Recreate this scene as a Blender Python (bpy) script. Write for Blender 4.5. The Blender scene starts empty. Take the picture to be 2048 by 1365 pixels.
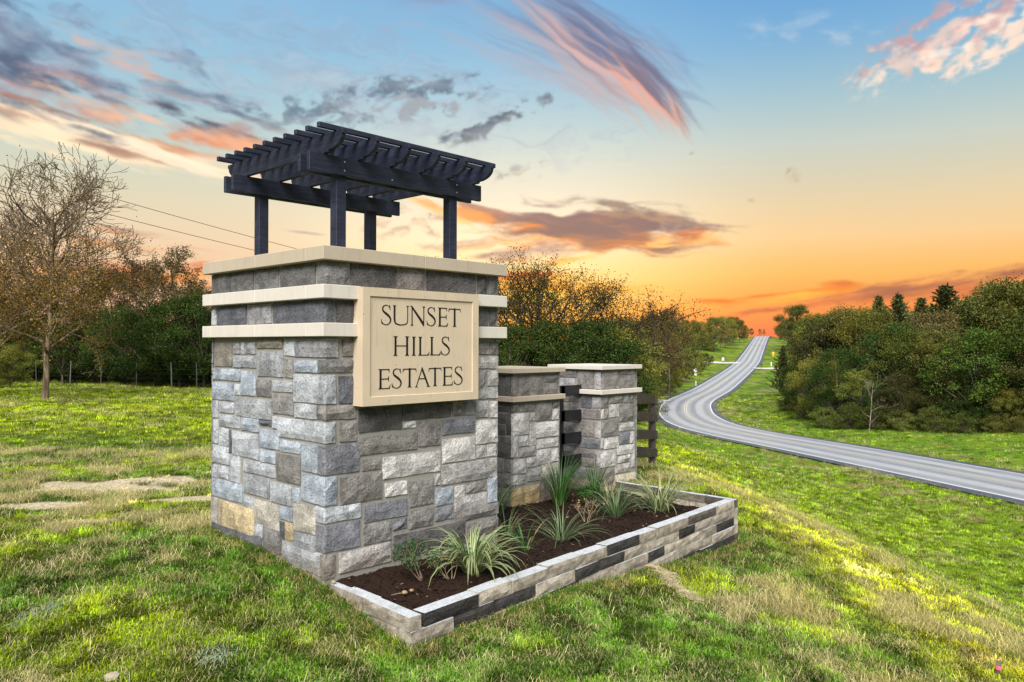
import bpy, bmesh, math, random
import numpy as np
from mathutils import Vector, Matrix
PI = math.pi
rad = math.radians
SC = bpy.context.scene
COL = SC.collection
CAM = {'f': 1566.72,'C': [-3.2688,-5.0157,1.6555],'fw': [0.727359,0.686236,0.005435],'rt': [0.686234,-0.727377,0.002415],'up': [-0.005611,-0.001973,0.999982]}
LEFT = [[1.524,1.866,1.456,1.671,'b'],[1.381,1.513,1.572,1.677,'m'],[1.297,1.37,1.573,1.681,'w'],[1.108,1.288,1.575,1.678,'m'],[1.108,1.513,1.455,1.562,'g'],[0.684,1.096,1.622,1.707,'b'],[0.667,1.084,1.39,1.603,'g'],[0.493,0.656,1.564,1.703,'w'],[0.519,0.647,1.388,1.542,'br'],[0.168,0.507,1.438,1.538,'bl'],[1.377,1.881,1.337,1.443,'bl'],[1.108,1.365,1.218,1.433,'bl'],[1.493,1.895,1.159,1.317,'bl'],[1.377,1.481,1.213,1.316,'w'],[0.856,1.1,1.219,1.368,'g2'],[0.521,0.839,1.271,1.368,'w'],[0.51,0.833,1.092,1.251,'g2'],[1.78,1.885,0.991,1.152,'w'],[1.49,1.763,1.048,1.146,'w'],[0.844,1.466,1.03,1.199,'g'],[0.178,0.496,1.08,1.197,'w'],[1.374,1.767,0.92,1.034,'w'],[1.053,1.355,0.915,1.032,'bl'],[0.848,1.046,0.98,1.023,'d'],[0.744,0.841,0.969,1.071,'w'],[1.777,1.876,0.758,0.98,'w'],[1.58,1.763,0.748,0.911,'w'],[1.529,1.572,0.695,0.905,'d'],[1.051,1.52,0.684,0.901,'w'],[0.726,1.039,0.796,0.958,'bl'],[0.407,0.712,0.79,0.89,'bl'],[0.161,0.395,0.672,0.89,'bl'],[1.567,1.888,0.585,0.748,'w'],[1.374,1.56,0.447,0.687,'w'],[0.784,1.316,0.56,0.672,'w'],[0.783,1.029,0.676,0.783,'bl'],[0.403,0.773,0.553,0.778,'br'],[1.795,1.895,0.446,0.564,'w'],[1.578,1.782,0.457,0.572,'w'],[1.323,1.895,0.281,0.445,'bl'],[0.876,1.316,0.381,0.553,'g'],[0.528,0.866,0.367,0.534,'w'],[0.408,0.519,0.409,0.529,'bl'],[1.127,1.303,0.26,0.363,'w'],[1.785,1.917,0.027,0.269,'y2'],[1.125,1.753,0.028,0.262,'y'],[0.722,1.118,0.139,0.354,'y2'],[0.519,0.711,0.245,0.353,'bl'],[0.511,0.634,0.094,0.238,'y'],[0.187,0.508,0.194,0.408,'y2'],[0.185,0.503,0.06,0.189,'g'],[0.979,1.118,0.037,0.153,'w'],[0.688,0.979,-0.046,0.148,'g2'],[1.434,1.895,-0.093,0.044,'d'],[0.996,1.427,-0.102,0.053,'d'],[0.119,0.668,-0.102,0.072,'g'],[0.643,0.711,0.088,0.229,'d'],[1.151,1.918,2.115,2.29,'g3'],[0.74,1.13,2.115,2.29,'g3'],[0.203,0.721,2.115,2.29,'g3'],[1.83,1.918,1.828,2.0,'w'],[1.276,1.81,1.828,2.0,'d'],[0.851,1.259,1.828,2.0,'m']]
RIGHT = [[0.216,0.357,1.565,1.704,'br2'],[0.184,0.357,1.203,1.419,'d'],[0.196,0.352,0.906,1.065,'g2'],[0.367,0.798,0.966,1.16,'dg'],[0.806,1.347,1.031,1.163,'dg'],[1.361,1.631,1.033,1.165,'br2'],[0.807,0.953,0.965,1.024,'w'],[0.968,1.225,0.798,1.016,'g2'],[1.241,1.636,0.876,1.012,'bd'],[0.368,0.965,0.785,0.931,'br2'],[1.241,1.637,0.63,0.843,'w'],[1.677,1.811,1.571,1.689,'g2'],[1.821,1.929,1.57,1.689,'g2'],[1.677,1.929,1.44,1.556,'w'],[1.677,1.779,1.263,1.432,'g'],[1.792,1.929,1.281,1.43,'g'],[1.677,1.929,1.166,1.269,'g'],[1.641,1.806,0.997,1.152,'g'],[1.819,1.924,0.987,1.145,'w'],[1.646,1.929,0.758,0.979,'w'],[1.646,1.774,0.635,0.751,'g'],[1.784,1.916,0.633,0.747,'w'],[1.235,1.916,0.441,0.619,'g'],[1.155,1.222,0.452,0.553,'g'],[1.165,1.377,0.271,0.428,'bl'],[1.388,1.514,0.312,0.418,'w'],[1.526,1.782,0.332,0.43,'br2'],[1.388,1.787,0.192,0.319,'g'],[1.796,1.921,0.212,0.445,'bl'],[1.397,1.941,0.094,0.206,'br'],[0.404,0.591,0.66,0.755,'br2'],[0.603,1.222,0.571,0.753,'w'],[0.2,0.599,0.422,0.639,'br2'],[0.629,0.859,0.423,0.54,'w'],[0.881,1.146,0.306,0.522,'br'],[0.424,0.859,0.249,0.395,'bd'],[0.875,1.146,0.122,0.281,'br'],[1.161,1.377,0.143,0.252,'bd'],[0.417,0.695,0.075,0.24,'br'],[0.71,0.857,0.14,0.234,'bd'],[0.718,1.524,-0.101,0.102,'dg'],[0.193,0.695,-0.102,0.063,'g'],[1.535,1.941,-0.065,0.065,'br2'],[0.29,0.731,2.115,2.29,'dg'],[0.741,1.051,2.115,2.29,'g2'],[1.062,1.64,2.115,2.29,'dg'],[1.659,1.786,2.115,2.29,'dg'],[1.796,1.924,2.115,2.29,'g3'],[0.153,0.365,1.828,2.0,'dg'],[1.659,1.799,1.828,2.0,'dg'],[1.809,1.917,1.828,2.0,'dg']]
QUOIN = [[0.5,0.179,1.557,1.705,'m'],[0.171,0.345,1.441,1.542,'g2'],[0.517,0.162,1.203,1.428,'w'],[0.184,0.345,1.083,1.194,'br2'],[0.751,0.159,0.908,1.07,'w'],[0.166,0.378,0.667,0.894,'bd'],[0.388,0.171,0.436,0.657,'bl'],[0.195,0.394,0.302,0.422,'w'],[0.187,0.387,0.083,0.286,'bd'],[0.132,0.158,-0.12,0.067,'br2'],[0.183,0.281,2.115,2.29,'g2'],[0.831,0.144,1.828,2.0,'d']]
JOINT_Y = [0.236,1.011,1.798]
JOINT_X = [0.986,0.343,1.604]
P2R = [[3.205,3.298,1.079,1.309,'br'],[3.308,3.733,1.067,1.316,'g2'],[3.743,4.017,1.214,1.315,'br2'],[3.743,4.017,1.073,1.203,'g2'],[3.205,3.303,0.897,1.0,'g2'],[3.313,3.586,0.888,0.99,'br2'],[3.597,3.894,0.767,0.989,'g2'],[3.902,4.017,0.902,0.99,'br2'],[3.205,3.481,0.626,0.878,'w'],[3.494,4.017,0.566,0.749,'w'],[3.491,3.591,0.777,0.869,'g'],[3.902,4.017,0.761,0.893,'w'],[3.303,3.476,0.495,0.613,'w'],[3.313,3.602,0.367,0.481,'g'],[3.615,4.017,0.439,0.549,'w'],[3.486,3.604,0.486,0.578,'g'],[3.615,3.872,0.246,0.433,'w'],[3.885,4.017,0.259,0.417,'w'],[3.205,3.433,0.183,0.351,'w'],[3.446,3.607,0.239,0.355,'w'],[3.205,3.298,0.374,0.625,'w'],[3.448,3.691,0.073,0.222,'g'],[3.704,4.017,0.067,0.247,'y2'],[3.308,3.438,0.059,0.16,'g'],[3.205,3.301,0.065,0.179,'w'],[3.205,3.664,-0.215,0.026,'y'],[3.677,4.017,-0.211,0.06,'g2']]
P2L = [[1.09,1.39,1.071,1.315,'dg'],[1.09,1.39,0.891,0.995,'dg'],[1.198,1.39,0.756,0.875,'dg'],[1.09,1.189,0.634,0.884,'dg'],[1.201,1.39,0.621,0.746,'dg'],[1.09,1.39,0.366,0.609,'dg'],[1.233,1.39,0.19,0.347,'g2'],[1.09,1.224,0.207,0.362,'g2'],[1.09,1.39,0.022,0.186,'g2'],[1.09,1.39,-0.188,0.012,'g2']]  # the sign pillar's shadow on this face is put into dark tones
P3R = [[5.025,5.413,1.074,1.332,'br2'],[5.427,5.784,1.069,1.254,'g2'],[5.427,5.66,1.263,1.323,'br'],[5.674,5.784,1.258,1.323,'g'],[5.016,5.187,0.829,0.98,'br'],[5.2,5.525,0.881,0.988,'br2'],[5.2,5.42,0.696,0.872,'w'],[5.433,5.784,0.62,0.863,'br'],[5.539,5.65,0.877,0.989,'g'],[5.664,5.784,0.871,0.988,'br2'],[5.016,5.083,0.685,0.82,'w'],[5.096,5.19,0.679,0.815,'br2'],[5.016,5.42,0.444,0.668,'br'],[5.433,5.784,0.492,0.608,'g'],[5.433,5.678,0.316,0.484,'bd'],[5.692,5.791,0.31,0.469,'w'],[5.016,5.08,0.3,0.443,'w'],[5.093,5.416,0.281,0.431,'w'],[5.016,5.363,0.042,0.271,'w'],[5.379,5.791,0.174,0.302,'w'],[5.379,5.692,0.063,0.167,'w'],[5.706,5.805,-0.03,0.177,'g'],[5.336,5.692,-0.068,0.053,'g'],[5.016,5.319,-0.213,0.028,'g2'],[5.336,5.819,-0.235,-0.089,'w']]
P3L = [[1.598,1.905,1.222,1.342,'g2'],[1.619,1.905,1.09,1.21,'m'],[1.309,1.586,1.083,1.333,'br2'],[1.195,1.296,1.081,1.318,'m'],[1.548,1.905,0.887,1.036,'g2'],[1.345,1.533,0.822,0.974,'d'],[1.195,1.335,0.828,0.978,'m'],[1.195,1.533,0.678,0.807,'g2'],[1.546,1.736,0.779,0.881,'g2'],[1.749,1.905,0.768,0.872,'g2'],[1.304,1.533,0.441,0.659,'br2'],[1.195,1.292,0.436,0.661,'g'],[1.546,1.905,0.46,0.609,'g2'],[1.195,1.533,0.29,0.422,'bd'],[1.304,1.533,0.169,0.274,'g2'],[1.195,1.292,0.063,0.286,'g'],[1.304,1.533,0.04,0.157,'g2'],[1.546,1.905,0.142,0.289,'g2'],[1.546,1.905,0.619,0.758,'g2'],[1.546,1.905,0.297,0.45,'g2'],[1.546,1.905,-0.007,0.132,'g2'],[1.301,1.736,-0.151,0.014,'bd'],[1.749,1.905,-0.188,-0.028,'g2'],[1.195,1.292,-0.128,0.051,'g2'],[1.195,1.905,-0.252,-0.164,'g2']]
LETTERS = [['S',0.4949,0.5963,1.813,1.9743],['U',0.6116,0.7747,1.8133,1.9726],['N',0.7868,0.9442,1.8145,1.9735],['S',0.9617,1.0619,1.8136,1.9733],['E',1.084,1.1991,1.8134,1.9715],['T',1.2044,1.3472,1.8139,1.9708],['H',0.6186,0.7771,1.5698,1.7261],['I',0.7989,0.855,1.5695,1.724],['L',0.8746,0.992,1.5698,1.7239],['L',0.9996,1.1177,1.5704,1.7243],['S',1.1193,1.2214,1.5695,1.7293],['E',0.4688,0.5894,1.3089,1.4661],['S',0.6023,0.7031,1.3085,1.4699],['T',0.7125,0.855,1.3129,1.4681],['A',0.8403,0.9996,1.3105,1.4735],['T',0.9844,1.1282,1.3132,1.4686],['E',1.1386,1.2578,1.3132,1.4699],['S',1.2685,1.3719,1.3141,1.474]]
FRONT = [[[0.121,0.675,'k'],[0.675,1.068,'t'],[1.068,1.531,'t'],[1.531,2.033,'t'],[2.033,2.408,'t'],[2.408,2.983,'k'],[2.983,3.31,'t'],[3.31,3.966,'t'],[3.966,4.684,'k2'],[4.684,5.153,'t']],[[-0.007,0.404,'t'],[0.404,0.848,'k'],[0.848,1.365,'k'],[1.365,1.909,'t'],[1.909,2.277,'k'],[2.277,2.709,'k'],[2.709,3.126,'t'],[3.126,3.776,'t'],[3.776,4.152,'k'],[4.152,4.569,'t'],[4.569,5.153,'t']],[[-0.007,0.642,'t'],[0.642,1.146,'t'],[1.146,1.521,'t'],[1.521,1.965,'k'],[1.965,2.526,'t'],[2.526,3.126,'t'],[3.126,3.467,'k'],[3.467,4.32,'t'],[4.32,4.684,'t'],[4.684,5.153,'k']],[[-0.007,0.365,'t'],[0.365,0.791,'t'],[0.791,1.271,'k'],[1.271,1.744,'t'],[1.744,2.358,'t'],[2.358,3.068,'t'],[3.068,3.711,'t'],[3.711,4.556,'t'],[4.556,5.153,'t']],[[-0.007,0.68,'t'],[0.68,1.535,'t'],[1.535,2.526,'t'],[2.526,3.467,'k'],[3.467,4.247,'k'],[4.247,5.153,'k']]]
FRONTLEN = 5.255
TREES = [['oakbare',4.53,22.42,7.72,1.0],['oakbare',3.76,26.88,7.18,1.0],['thin',15.75,44.77,7.55,1.0],['thin',16.51,41.05,7.6,1.0],['thin',19.0,50.07,7.43,1.0],['thin',15.54,47.91,6.27,1.0],['thin',19.54,43.67,5.88,1.0],['thin',18.19,59.67,6.73,1.0],['dense',6.16,40.36,3.9,1.0],['olive',7.69,40.2,2.59,1.2],['dense',9.24,41.47,3.81,1.1],['dense',9.46,36.87,3.75,1.0],['dense',10.85,36.85,3.66,1.0],['dense',11.1,33.67,3.6,1.0],['dense',11.42,31.15,3.66,1.0],['dense',11.82,29.26,3.87,1.0],['dense',12.29,28.04,4.14,1.0],['dense',13.47,28.25,3.72,1.0],['dense',14.81,28.28,3.55,1.0],['dense',9.15,48.85,3.2,1.3],['dense',11.27,46.6,2.9,1.3],['dense',12.88,44.9,2.76,1.3],['dense',13.71,42.56,2.88,1.3],['dense',13.28,37.19,3.03,1.3],['dense',12.82,33.31,2.69,1.3],['dense',13.29,31.35,2.66,1.3],['dense',11.65,37.46,2.74,1.3],['dense',10.86,39.76,2.77,1.3],['dense',10.19,41.92,2.79,1.3],['under',7.98,42.8,1.15,1.8],['under',9.18,42.99,1.05,1.8],['under',9.87,40.8,1.15,1.8],['under',10.51,38.66,1.08,1.8],['under',11.11,36.58,1.17,1.8],['under',11.29,33.46,1.12,1.8],['under',11.78,31.49,1.21,1.8],['under',12.19,29.6,1.22,1.8],['under',13.01,28.74,1.22,1.8],['dense',15.22,38.05,2.82,1.3],['dense',16.26,35.49,3.06,1.3],['olive',6.51,34.16,1.71,1.1],['olive',5.35,33.93,2.13,1.1],['sparse',25.93,22.32,6.57,1.0],['sparse',25.64,19.72,6.03,1.0],['sparse',29.27,20.25,5.44,1.1],['sparse',25.74,25.44,6.44,1.0],['dense',21.88,20.79,2.86,1.0],['dense',22.01,19.2,2.72,1.1],['dense',23.72,18.84,3.05,1.1],['dense',24.62,17.88,3.0,1.1],['dense',26.25,17.61,2.99,1.1],['olive',28.07,17.87,2.82,0.9],['oak',35.66,23.67,3.72,0.9],['dense',25.69,16.75,1.94,1.0],['dense',33.01,20.64,2.34,0.7],['thin',90.04,56.38,7.87,0.9],['thin',104.84,62.54,8.24,0.8],['olive',55.13,35.09,1.77,0.7],['olive',80.86,51.54,2.71,0.7],['brown',110.63,69.52,1.7,0.8],['brown',115.48,70.21,1.88,0.8],['olive',116.71,71.82,3.84,0.8],['yellow',127.39,75.08,-0.59,0.75],['olive',143.8,82.45,0.22,0.75],['olive',163.86,91.79,0.4,0.75],['olive',186.78,102.48,-0.04,0.8],['brown',211.54,114.11,-1.31,0.7],['bushy',108.71,65.73,-3.12,0.9],['bushy',129.4,75.87,-4.51,0.8],['olive',123.26,73.62,-1.09,0.7],['olive',124.76,77.86,0.94,1.1],['oak',134.7,81.9,1.91,1.1],['olive',157.71,93.94,3.13,1.1],['oak',186.08,107.59,3.1,1.0],['olive',208.09,120.69,2.96,1.0],['oak',169.89,102.89,5.17,1.2],['oak',262.51,150.44,7.88,1.0],['olive',265.93,146.82,8.84,1.0],['bushy',91.25,58.01,-3.6,1.1],['bushy',71.81,46.55,-2.22,1.2],['bushy',100.11,63.19,-4.22,1.0],['oak',157.07,101.91,8.02,1.1],['oak',172.24,107.68,9.83,1.1],['olive',192.32,115.54,10.06,1.1],['oak',227.7,131.96,10.77,1.0],['olive',275.33,154.34,11.71,1.0],['oak',268.03,144.59,12.86,0.9],['olive',289.2,151.29,14.42,0.9],['oak',314.47,160.94,14.98,0.85],['oak',337.74,169.79,13.75,0.8],['olive',361.87,179.18,12.29,0.7],['olive',150.06,91.85,5.35,1.1],['olive',136.13,86.21,6.1,1.1],['oak',189.32,111.44,5.66,1.1],['olive',228.39,131.23,6.42,1.0],['olive',263.89,143.14,7.04,0.8],['brown',297.04,157.56,8.08,0.7],['oak',316.26,137.18,13.56,0.7],['oak',294.73,123.58,17.91,1.0],['oak',289.58,121.75,11.71,0.8],['olive',279.06,111.04,14.12,1.0],['oak',373.89,166.45,12.79,0.6],['oak',418.92,188.67,12.47,0.5],['oak',423.15,206.04,11.97,0.6],['thin',487.71,232.33,13.44,0.6],['thin',489.76,230.16,13.11,0.5],['olive',336.55,144.82,11.15,0.7],['cedar',116.36,48.88,1.7,0.8],['olive',125.8,47.62,5.02,0.85],['olive',114.66,41.94,5.76,0.95],['dense',91.45,34.48,0.83,0.9],['olive',106.26,42.1,-1.88,0.8],['oak',98.98,35.24,5.85,0.9],['olive',82.34,29.57,0.59,1.0],['oak',92.85,30.08,6.49,0.85],['dense',80.08,26.13,1.79,1.0],['olive',88.42,26.04,6.4,0.8],['olive',78.28,23.67,-0.49,1.0],['dense',85.94,22.83,4.47,1.0],['cedar',80.61,22.66,2.29,1.1],['olive',80.93,19.4,3.77,1.0],['brown',75.97,18.83,-0.68,1.0],['cedar',105.77,30.96,8.46,0.8],['cedar',103.33,27.72,8.45,0.8],['cedar',100.96,24.41,7.69,0.9],['cedar',96.33,20.56,8.81,1.1],['dense',79.44,18.06,1.29,1.0],['oak',78.3,16.36,3.43,0.9],['dense',77.3,14.51,1.77,0.9],['leafy',76.28,12.67,3.55,0.9],['dense',76.18,11.33,0.44,0.9],['dense',94.81,19.26,5.84,1.0],['oak',96.66,17.3,7.08,1.0],['oak',93.89,14.41,8.65,1.0],['oak',90.87,11.78,9.19,1.0],['olive',90.23,9.55,9.25,1.0],['leafy',77.32,10.11,3.97,0.9],['brown',76.22,8.36,1.76,1.0],['dense',78.66,7.24,5.67,1.0],['olive',115.93,20.19,9.12,1.0],['olive',124.84,39.9,8.03,1.0],['oak',129.98,46.1,7.76,0.8],['olive',138.08,52.08,7.14,0.8],['olive',112.47,25.31,7.59,1.0],['olive',115.09,29.82,7.17,1.0],['brown',93.64,32.16,4.87,1.0],['dense',96.64,30.43,4.91,1.0],['oak',93.71,26.26,4.74,1.0],['brown',88.88,19.71,5.54,1.0],['olive',97.71,19.1,4.67,1.0],['dense',77.03,26.45,-2.56,0.8],['dense',76.68,20.99,-1.62,0.9],['olive',77.01,17.73,-1.77,0.9],['brown',76.89,14.94,-1.91,0.9],['dense',75.21,12.35,-1.98,0.9],['olive',74.69,9.98,-1.66,0.9],['bushy',75.86,26.24,-4.37,1.2],['bushy',85.14,32.43,-3.95,1.0],['bushy',75.2,21.1,-3.78,1.2],['bushy',75.61,23.59,-3.92,1.1],['bushy',74.64,18.78,-4.1,1.2],['bushy',74.62,15.89,-3.67,1.2],['bushy',74.36,13.25,-3.96,1.2],['bushy',74.39,11.03,-4.05,1.2],['bushy',74.17,9.08,-4.14,1.2],['bushy',95.85,38.56,-4.04,1.0],['bushy',74.36,7.42,-3.84,1.2],['dead',72.66,20.88,-0.79,0.9]]
CTRL = [[0.06,0.06,-0.15],[0.07,1.94,-0.05],[-0.01,-1.04,-0.38],[2.6,-0.89,-0.49],[5.26,-0.64,-0.66],[7.75,2.11,-0.36],[6.32,1.14,-0.22],[0.0,-1.93,-0.35],[-1.51,-0.61,-0.3],[1.45,-3.31,-0.55],[3.06,-3.71,-0.78],[4.27,-3.68,-0.88],[5.95,-1.68,-0.84],[8.44,0.94,-0.74],[11.32,2.84,-1.1],[14.71,5.07,-1.9],[2.07,-6.3,-1.0],[-2.29,-10.42,-1.0],[-3.27,-5.02,-0.3],[-10.54,-11.88,-0.3],[-24.27,2.67,-0.3],[-3.87,-1.46,-0.25],[-3.06,2.05,-0.22],[-2.94,6.29,-0.15],[0.53,4.07,-0.12],[-1.4,10.49,-0.12],[2.8,8.96,-0.08],[0.98,19.62,-0.2],[7.16,13.07,-0.1],[7.94,39.93,-0.3],[11.04,24.99,-0.25],[-9.31,30.53,-0.3],[-30.72,24.08,-0.3],[4.77,3.95,-0.08],[7.64,5.28,-0.12],[9.4,4.87,-0.35],[12.99,6.89,-1.0],[18.55,15.57,-0.8],[29.46,25.87,-2.0],[32.89,22.23,-3.2],[45.86,30.34,-4.8],[40.37,36.16,-3.0],[33.51,43.43,-0.8],[59.52,37.72,-6.0],[65.63,53.11,-5.5],[84.98,61.74,-6.0],[84.02,77.33,-4.0],[55.74,78.16,-1.0],[-0.8,79.8,0.0],[42.84,120.98,1.0],[142.21,132.23,0.0],[123.67,224.74,3.0],[-1.62,51.53,-0.2],[8.77,2.63,-0.55],[18.28,8.58,-1.95],[31.18,16.76,-3.4],[48.4,27.65,-5.1],[20.06,6.69,-3.5],[29.39,11.37,-4.6],[43.39,18.39,-5.6],[6.04,-6.14,-2.2],[1.67,-10.25,-2.2],[10.26,-1.87,-2.2],[14.63,2.25,-2.6],[7.96,-8.17,-3.9],[3.59,-12.29,-3.9],[13.05,-3.37,-3.9],[18.14,1.44,-4.1],[11.09,-10.03,-5.2],[6.0,-14.84,-5.1],[16.91,-4.54,-5.2],[23.45,1.63,-5.3],[14.56,-12.25,-5.75],[9.08,-18.11,-5.6],[21.83,-5.39,-5.8],[30.56,2.84,-5.85],[38.95,11.44,-5.9],[26.38,-7.29,-5.7],[16.84,-19.04,-5.4],[119.56,83.37,-5.0],[127.25,104.37,-3.0],[166.22,106.78,-3.5],[170.48,131.41,-1.0],[230.66,133.2,-0.5],[231.48,161.47,0.5],[280.75,152.96,1.5],[381.14,199.56,6.0],[292.49,191.53,2.0],[441.53,208.41,6.5],[549.81,283.08,3.0],[433.15,406.73,3.0],[227.28,624.94,3.0],[72.02,5.53,-5.9],[71.67,17.56,-6.1],[81.2,29.31,-6.5],[112.84,46.78,-6.5],[156.55,66.03,-5.4],[89.03,6.45,-4.0],[110.64,19.97,-4.0],[139.33,33.28,-4.0],[178.71,49.82,-2.5],[102.14,-29.3,-1.0],[152.23,-9.54,0.0],[209.18,2.95,1.0],[250.22,76.04,0.0],[324.74,84.48,4.0],[59.73,-28.07,-5.0],[37.91,-48.66,-4.0],[65.36,-77.75,-2.0],[8.81,-76.11,-3.0],[51.42,2.59,-5.7],[44.63,-12.07,-5.4],[57.39,-11.02,-5.3],[1015.05,955.73,0.0],[2033.37,1916.47,-2.0],[1358.99,317.85,0.0],[2721.25,640.72,-2.0],[1337.92,-406.53,0.0],[2679.11,-808.05,-2.0],[957.48,-1023.33,0.0],[1918.22,-2041.65,-2.0],[319.6,-1367.28,0.0],[642.47,-2729.54,-2.0],[-404.79,-1346.2,0.0],[-806.3,-2687.39,-2.0],[-1021.59,-965.76,0.0],[-2039.9,-1926.5,-2.0],[-1365.53,-327.89,0.0],[-2727.79,-650.76,-2.0],[-1344.46,396.5,0.0],[-2685.64,798.02,-2.0],[-964.01,1013.3,0.0],[-1924.76,2031.62,-2.0],[-326.14,1357.25,0.0],[-649.01,2719.51,-2.0],[398.25,1336.17,0.0],[799.76,2677.36,-2.0]]
ROAD = [[6.15,-52.52,-4.9],[18.27,-34.77,-5.1],[30.39,-17.01,-5.3],[42.43,0.74,-5.47],[55.14,18.46,-5.9],[62.31,27.52,-6.3],[69.93,35.89,-6.63],[78.58,43.09,-6.84],[88.47,49.74,-6.88],[102.41,57.28,-6.71],[126.21,66.75,-6.29],[159.15,80.84,-5.56],[192.38,95.02,-4.52],[225.77,109.5,-3.19],[259.06,124.66,-1.59],[292.53,139.88,0.23],[326.09,155.18,2.21],[359.78,170.4,4.31],[393.6,185.5,6.46],[427.42,200.59,7.2],[461.25,215.69,6.8],[528.89,245.88,4.5],[664.17,306.27,1.5]]
P2c = (3.162,1.024,.92)
P3c = (4.961,1.139,.935)
SIGNS = [(137.05,76.49),(211.1,110.21),(247.24,111.25),(133.57,74.36),(211.49,95.23),(197.27,91.35)]
POLES = [(251.01,140.77),(214.92,128.02),(239.96,101.48)]
FARF = [(6.55,44.33),(7.65,39.51),(8.39,37.28),(9.15,35.01),(9.77,32.89),(10.28,30.17),(10.78,27.75),(11.09,26.11),(11.35,24.66),(11.8,22)]

# ------------------------------------------------------------------ camera
cd = bpy.data.cameras.new('camera'); cam = bpy.data.objects.new('camera', cd); COL.objects.link(cam)
cf, cr, cu = Vector(CAM['fw']), Vector(CAM['rt']), Vector(CAM['up'])
cam.matrix_world = Matrix(((cr.x, cu.x, -cf.x, CAM['C'][0]), (cr.y, cu.y, -cf.y, CAM['C'][1]), (cr.z, cu.z, -cf.z, CAM['C'][2]), (0, 0, 0, 1)))
cd.sensor_width = 36; cd.lens = CAM['f'] * 36 / 2048; cd.clip_start = .05; cd.clip_end = 6000
SC.camera = cam
C0 = np.array(CAM['C'])
FH = np.array([CAM['fw'][0], CAM['fw'][1]]); FH /= np.linalg.norm(FH); RH = np.array([FH[1], -FH[0]])
YAW = math.degrees(math.atan2(FH[1], FH[0]))
# ------------------------------------------------------------------ colour management
SC.view_settings.view_transform = 'Standard'; SC.view_settings.look = 'None'
SC.view_settings.exposure = 0.6; SC.view_settings.gamma = 1.0
SC.view_settings.use_curve_mapping = False
SC.cycles.max_bounces = 6; SC.cycles.diffuse_bounces = 3; SC.cycles.transparent_max_bounces = 6
SC.cycles.use_denoising = True
SC.cycles.sample_clamp_indirect = 6
# ------------------------------------------------------------------ noise
def hsh(ix, iy, seed):
    h = (ix.astype(np.int64) * 374761393 + iy.astype(np.int64) * 668265263 + seed * 974634777) & 0x7fffffff
    h = ((h ^ (h >> 13)) * 1274126177) & 0x7fffffff
    h = (h ^ (h >> 16)) & 0xffffff
    return (h / float(0xffffff)).astype(np.float32)
def vn(x, y, seed=0):
    ix = np.floor(x); iy = np.floor(y); fx = (x - ix).astype(np.float32); fy = (y - iy).astype(np.float32)
    fx = fx * fx * fx * (fx * (fx * 6 - 15) + 10); fy = fy * fy * fy * (fy * (fy * 6 - 15) + 10)
    a = hsh(ix, iy, seed); b = hsh(ix + 1, iy, seed); c = hsh(ix, iy + 1, seed); d = hsh(ix + 1, iy + 1, seed)
    return (a + (b - a) * fx) * (1 - fy) + (c + (d - c) * fx) * fy
def fbm(x, y, seed=0, o=5, g=.52):
    s = 0.; a = 1.; t = 0.
    for i in range(o):
        s = s + a * vn(x + i * 17.3, y - i * 9.1, seed + i); t += a; a *= g
        x, y = 1.9 * x + .37 * y, 1.95 * y - .35 * x
    return s / t
def sst(a, b, x):
    t = np.clip((x - a) / (b - a), 0, 1); return t * t * (3 - 2 * t)
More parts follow.
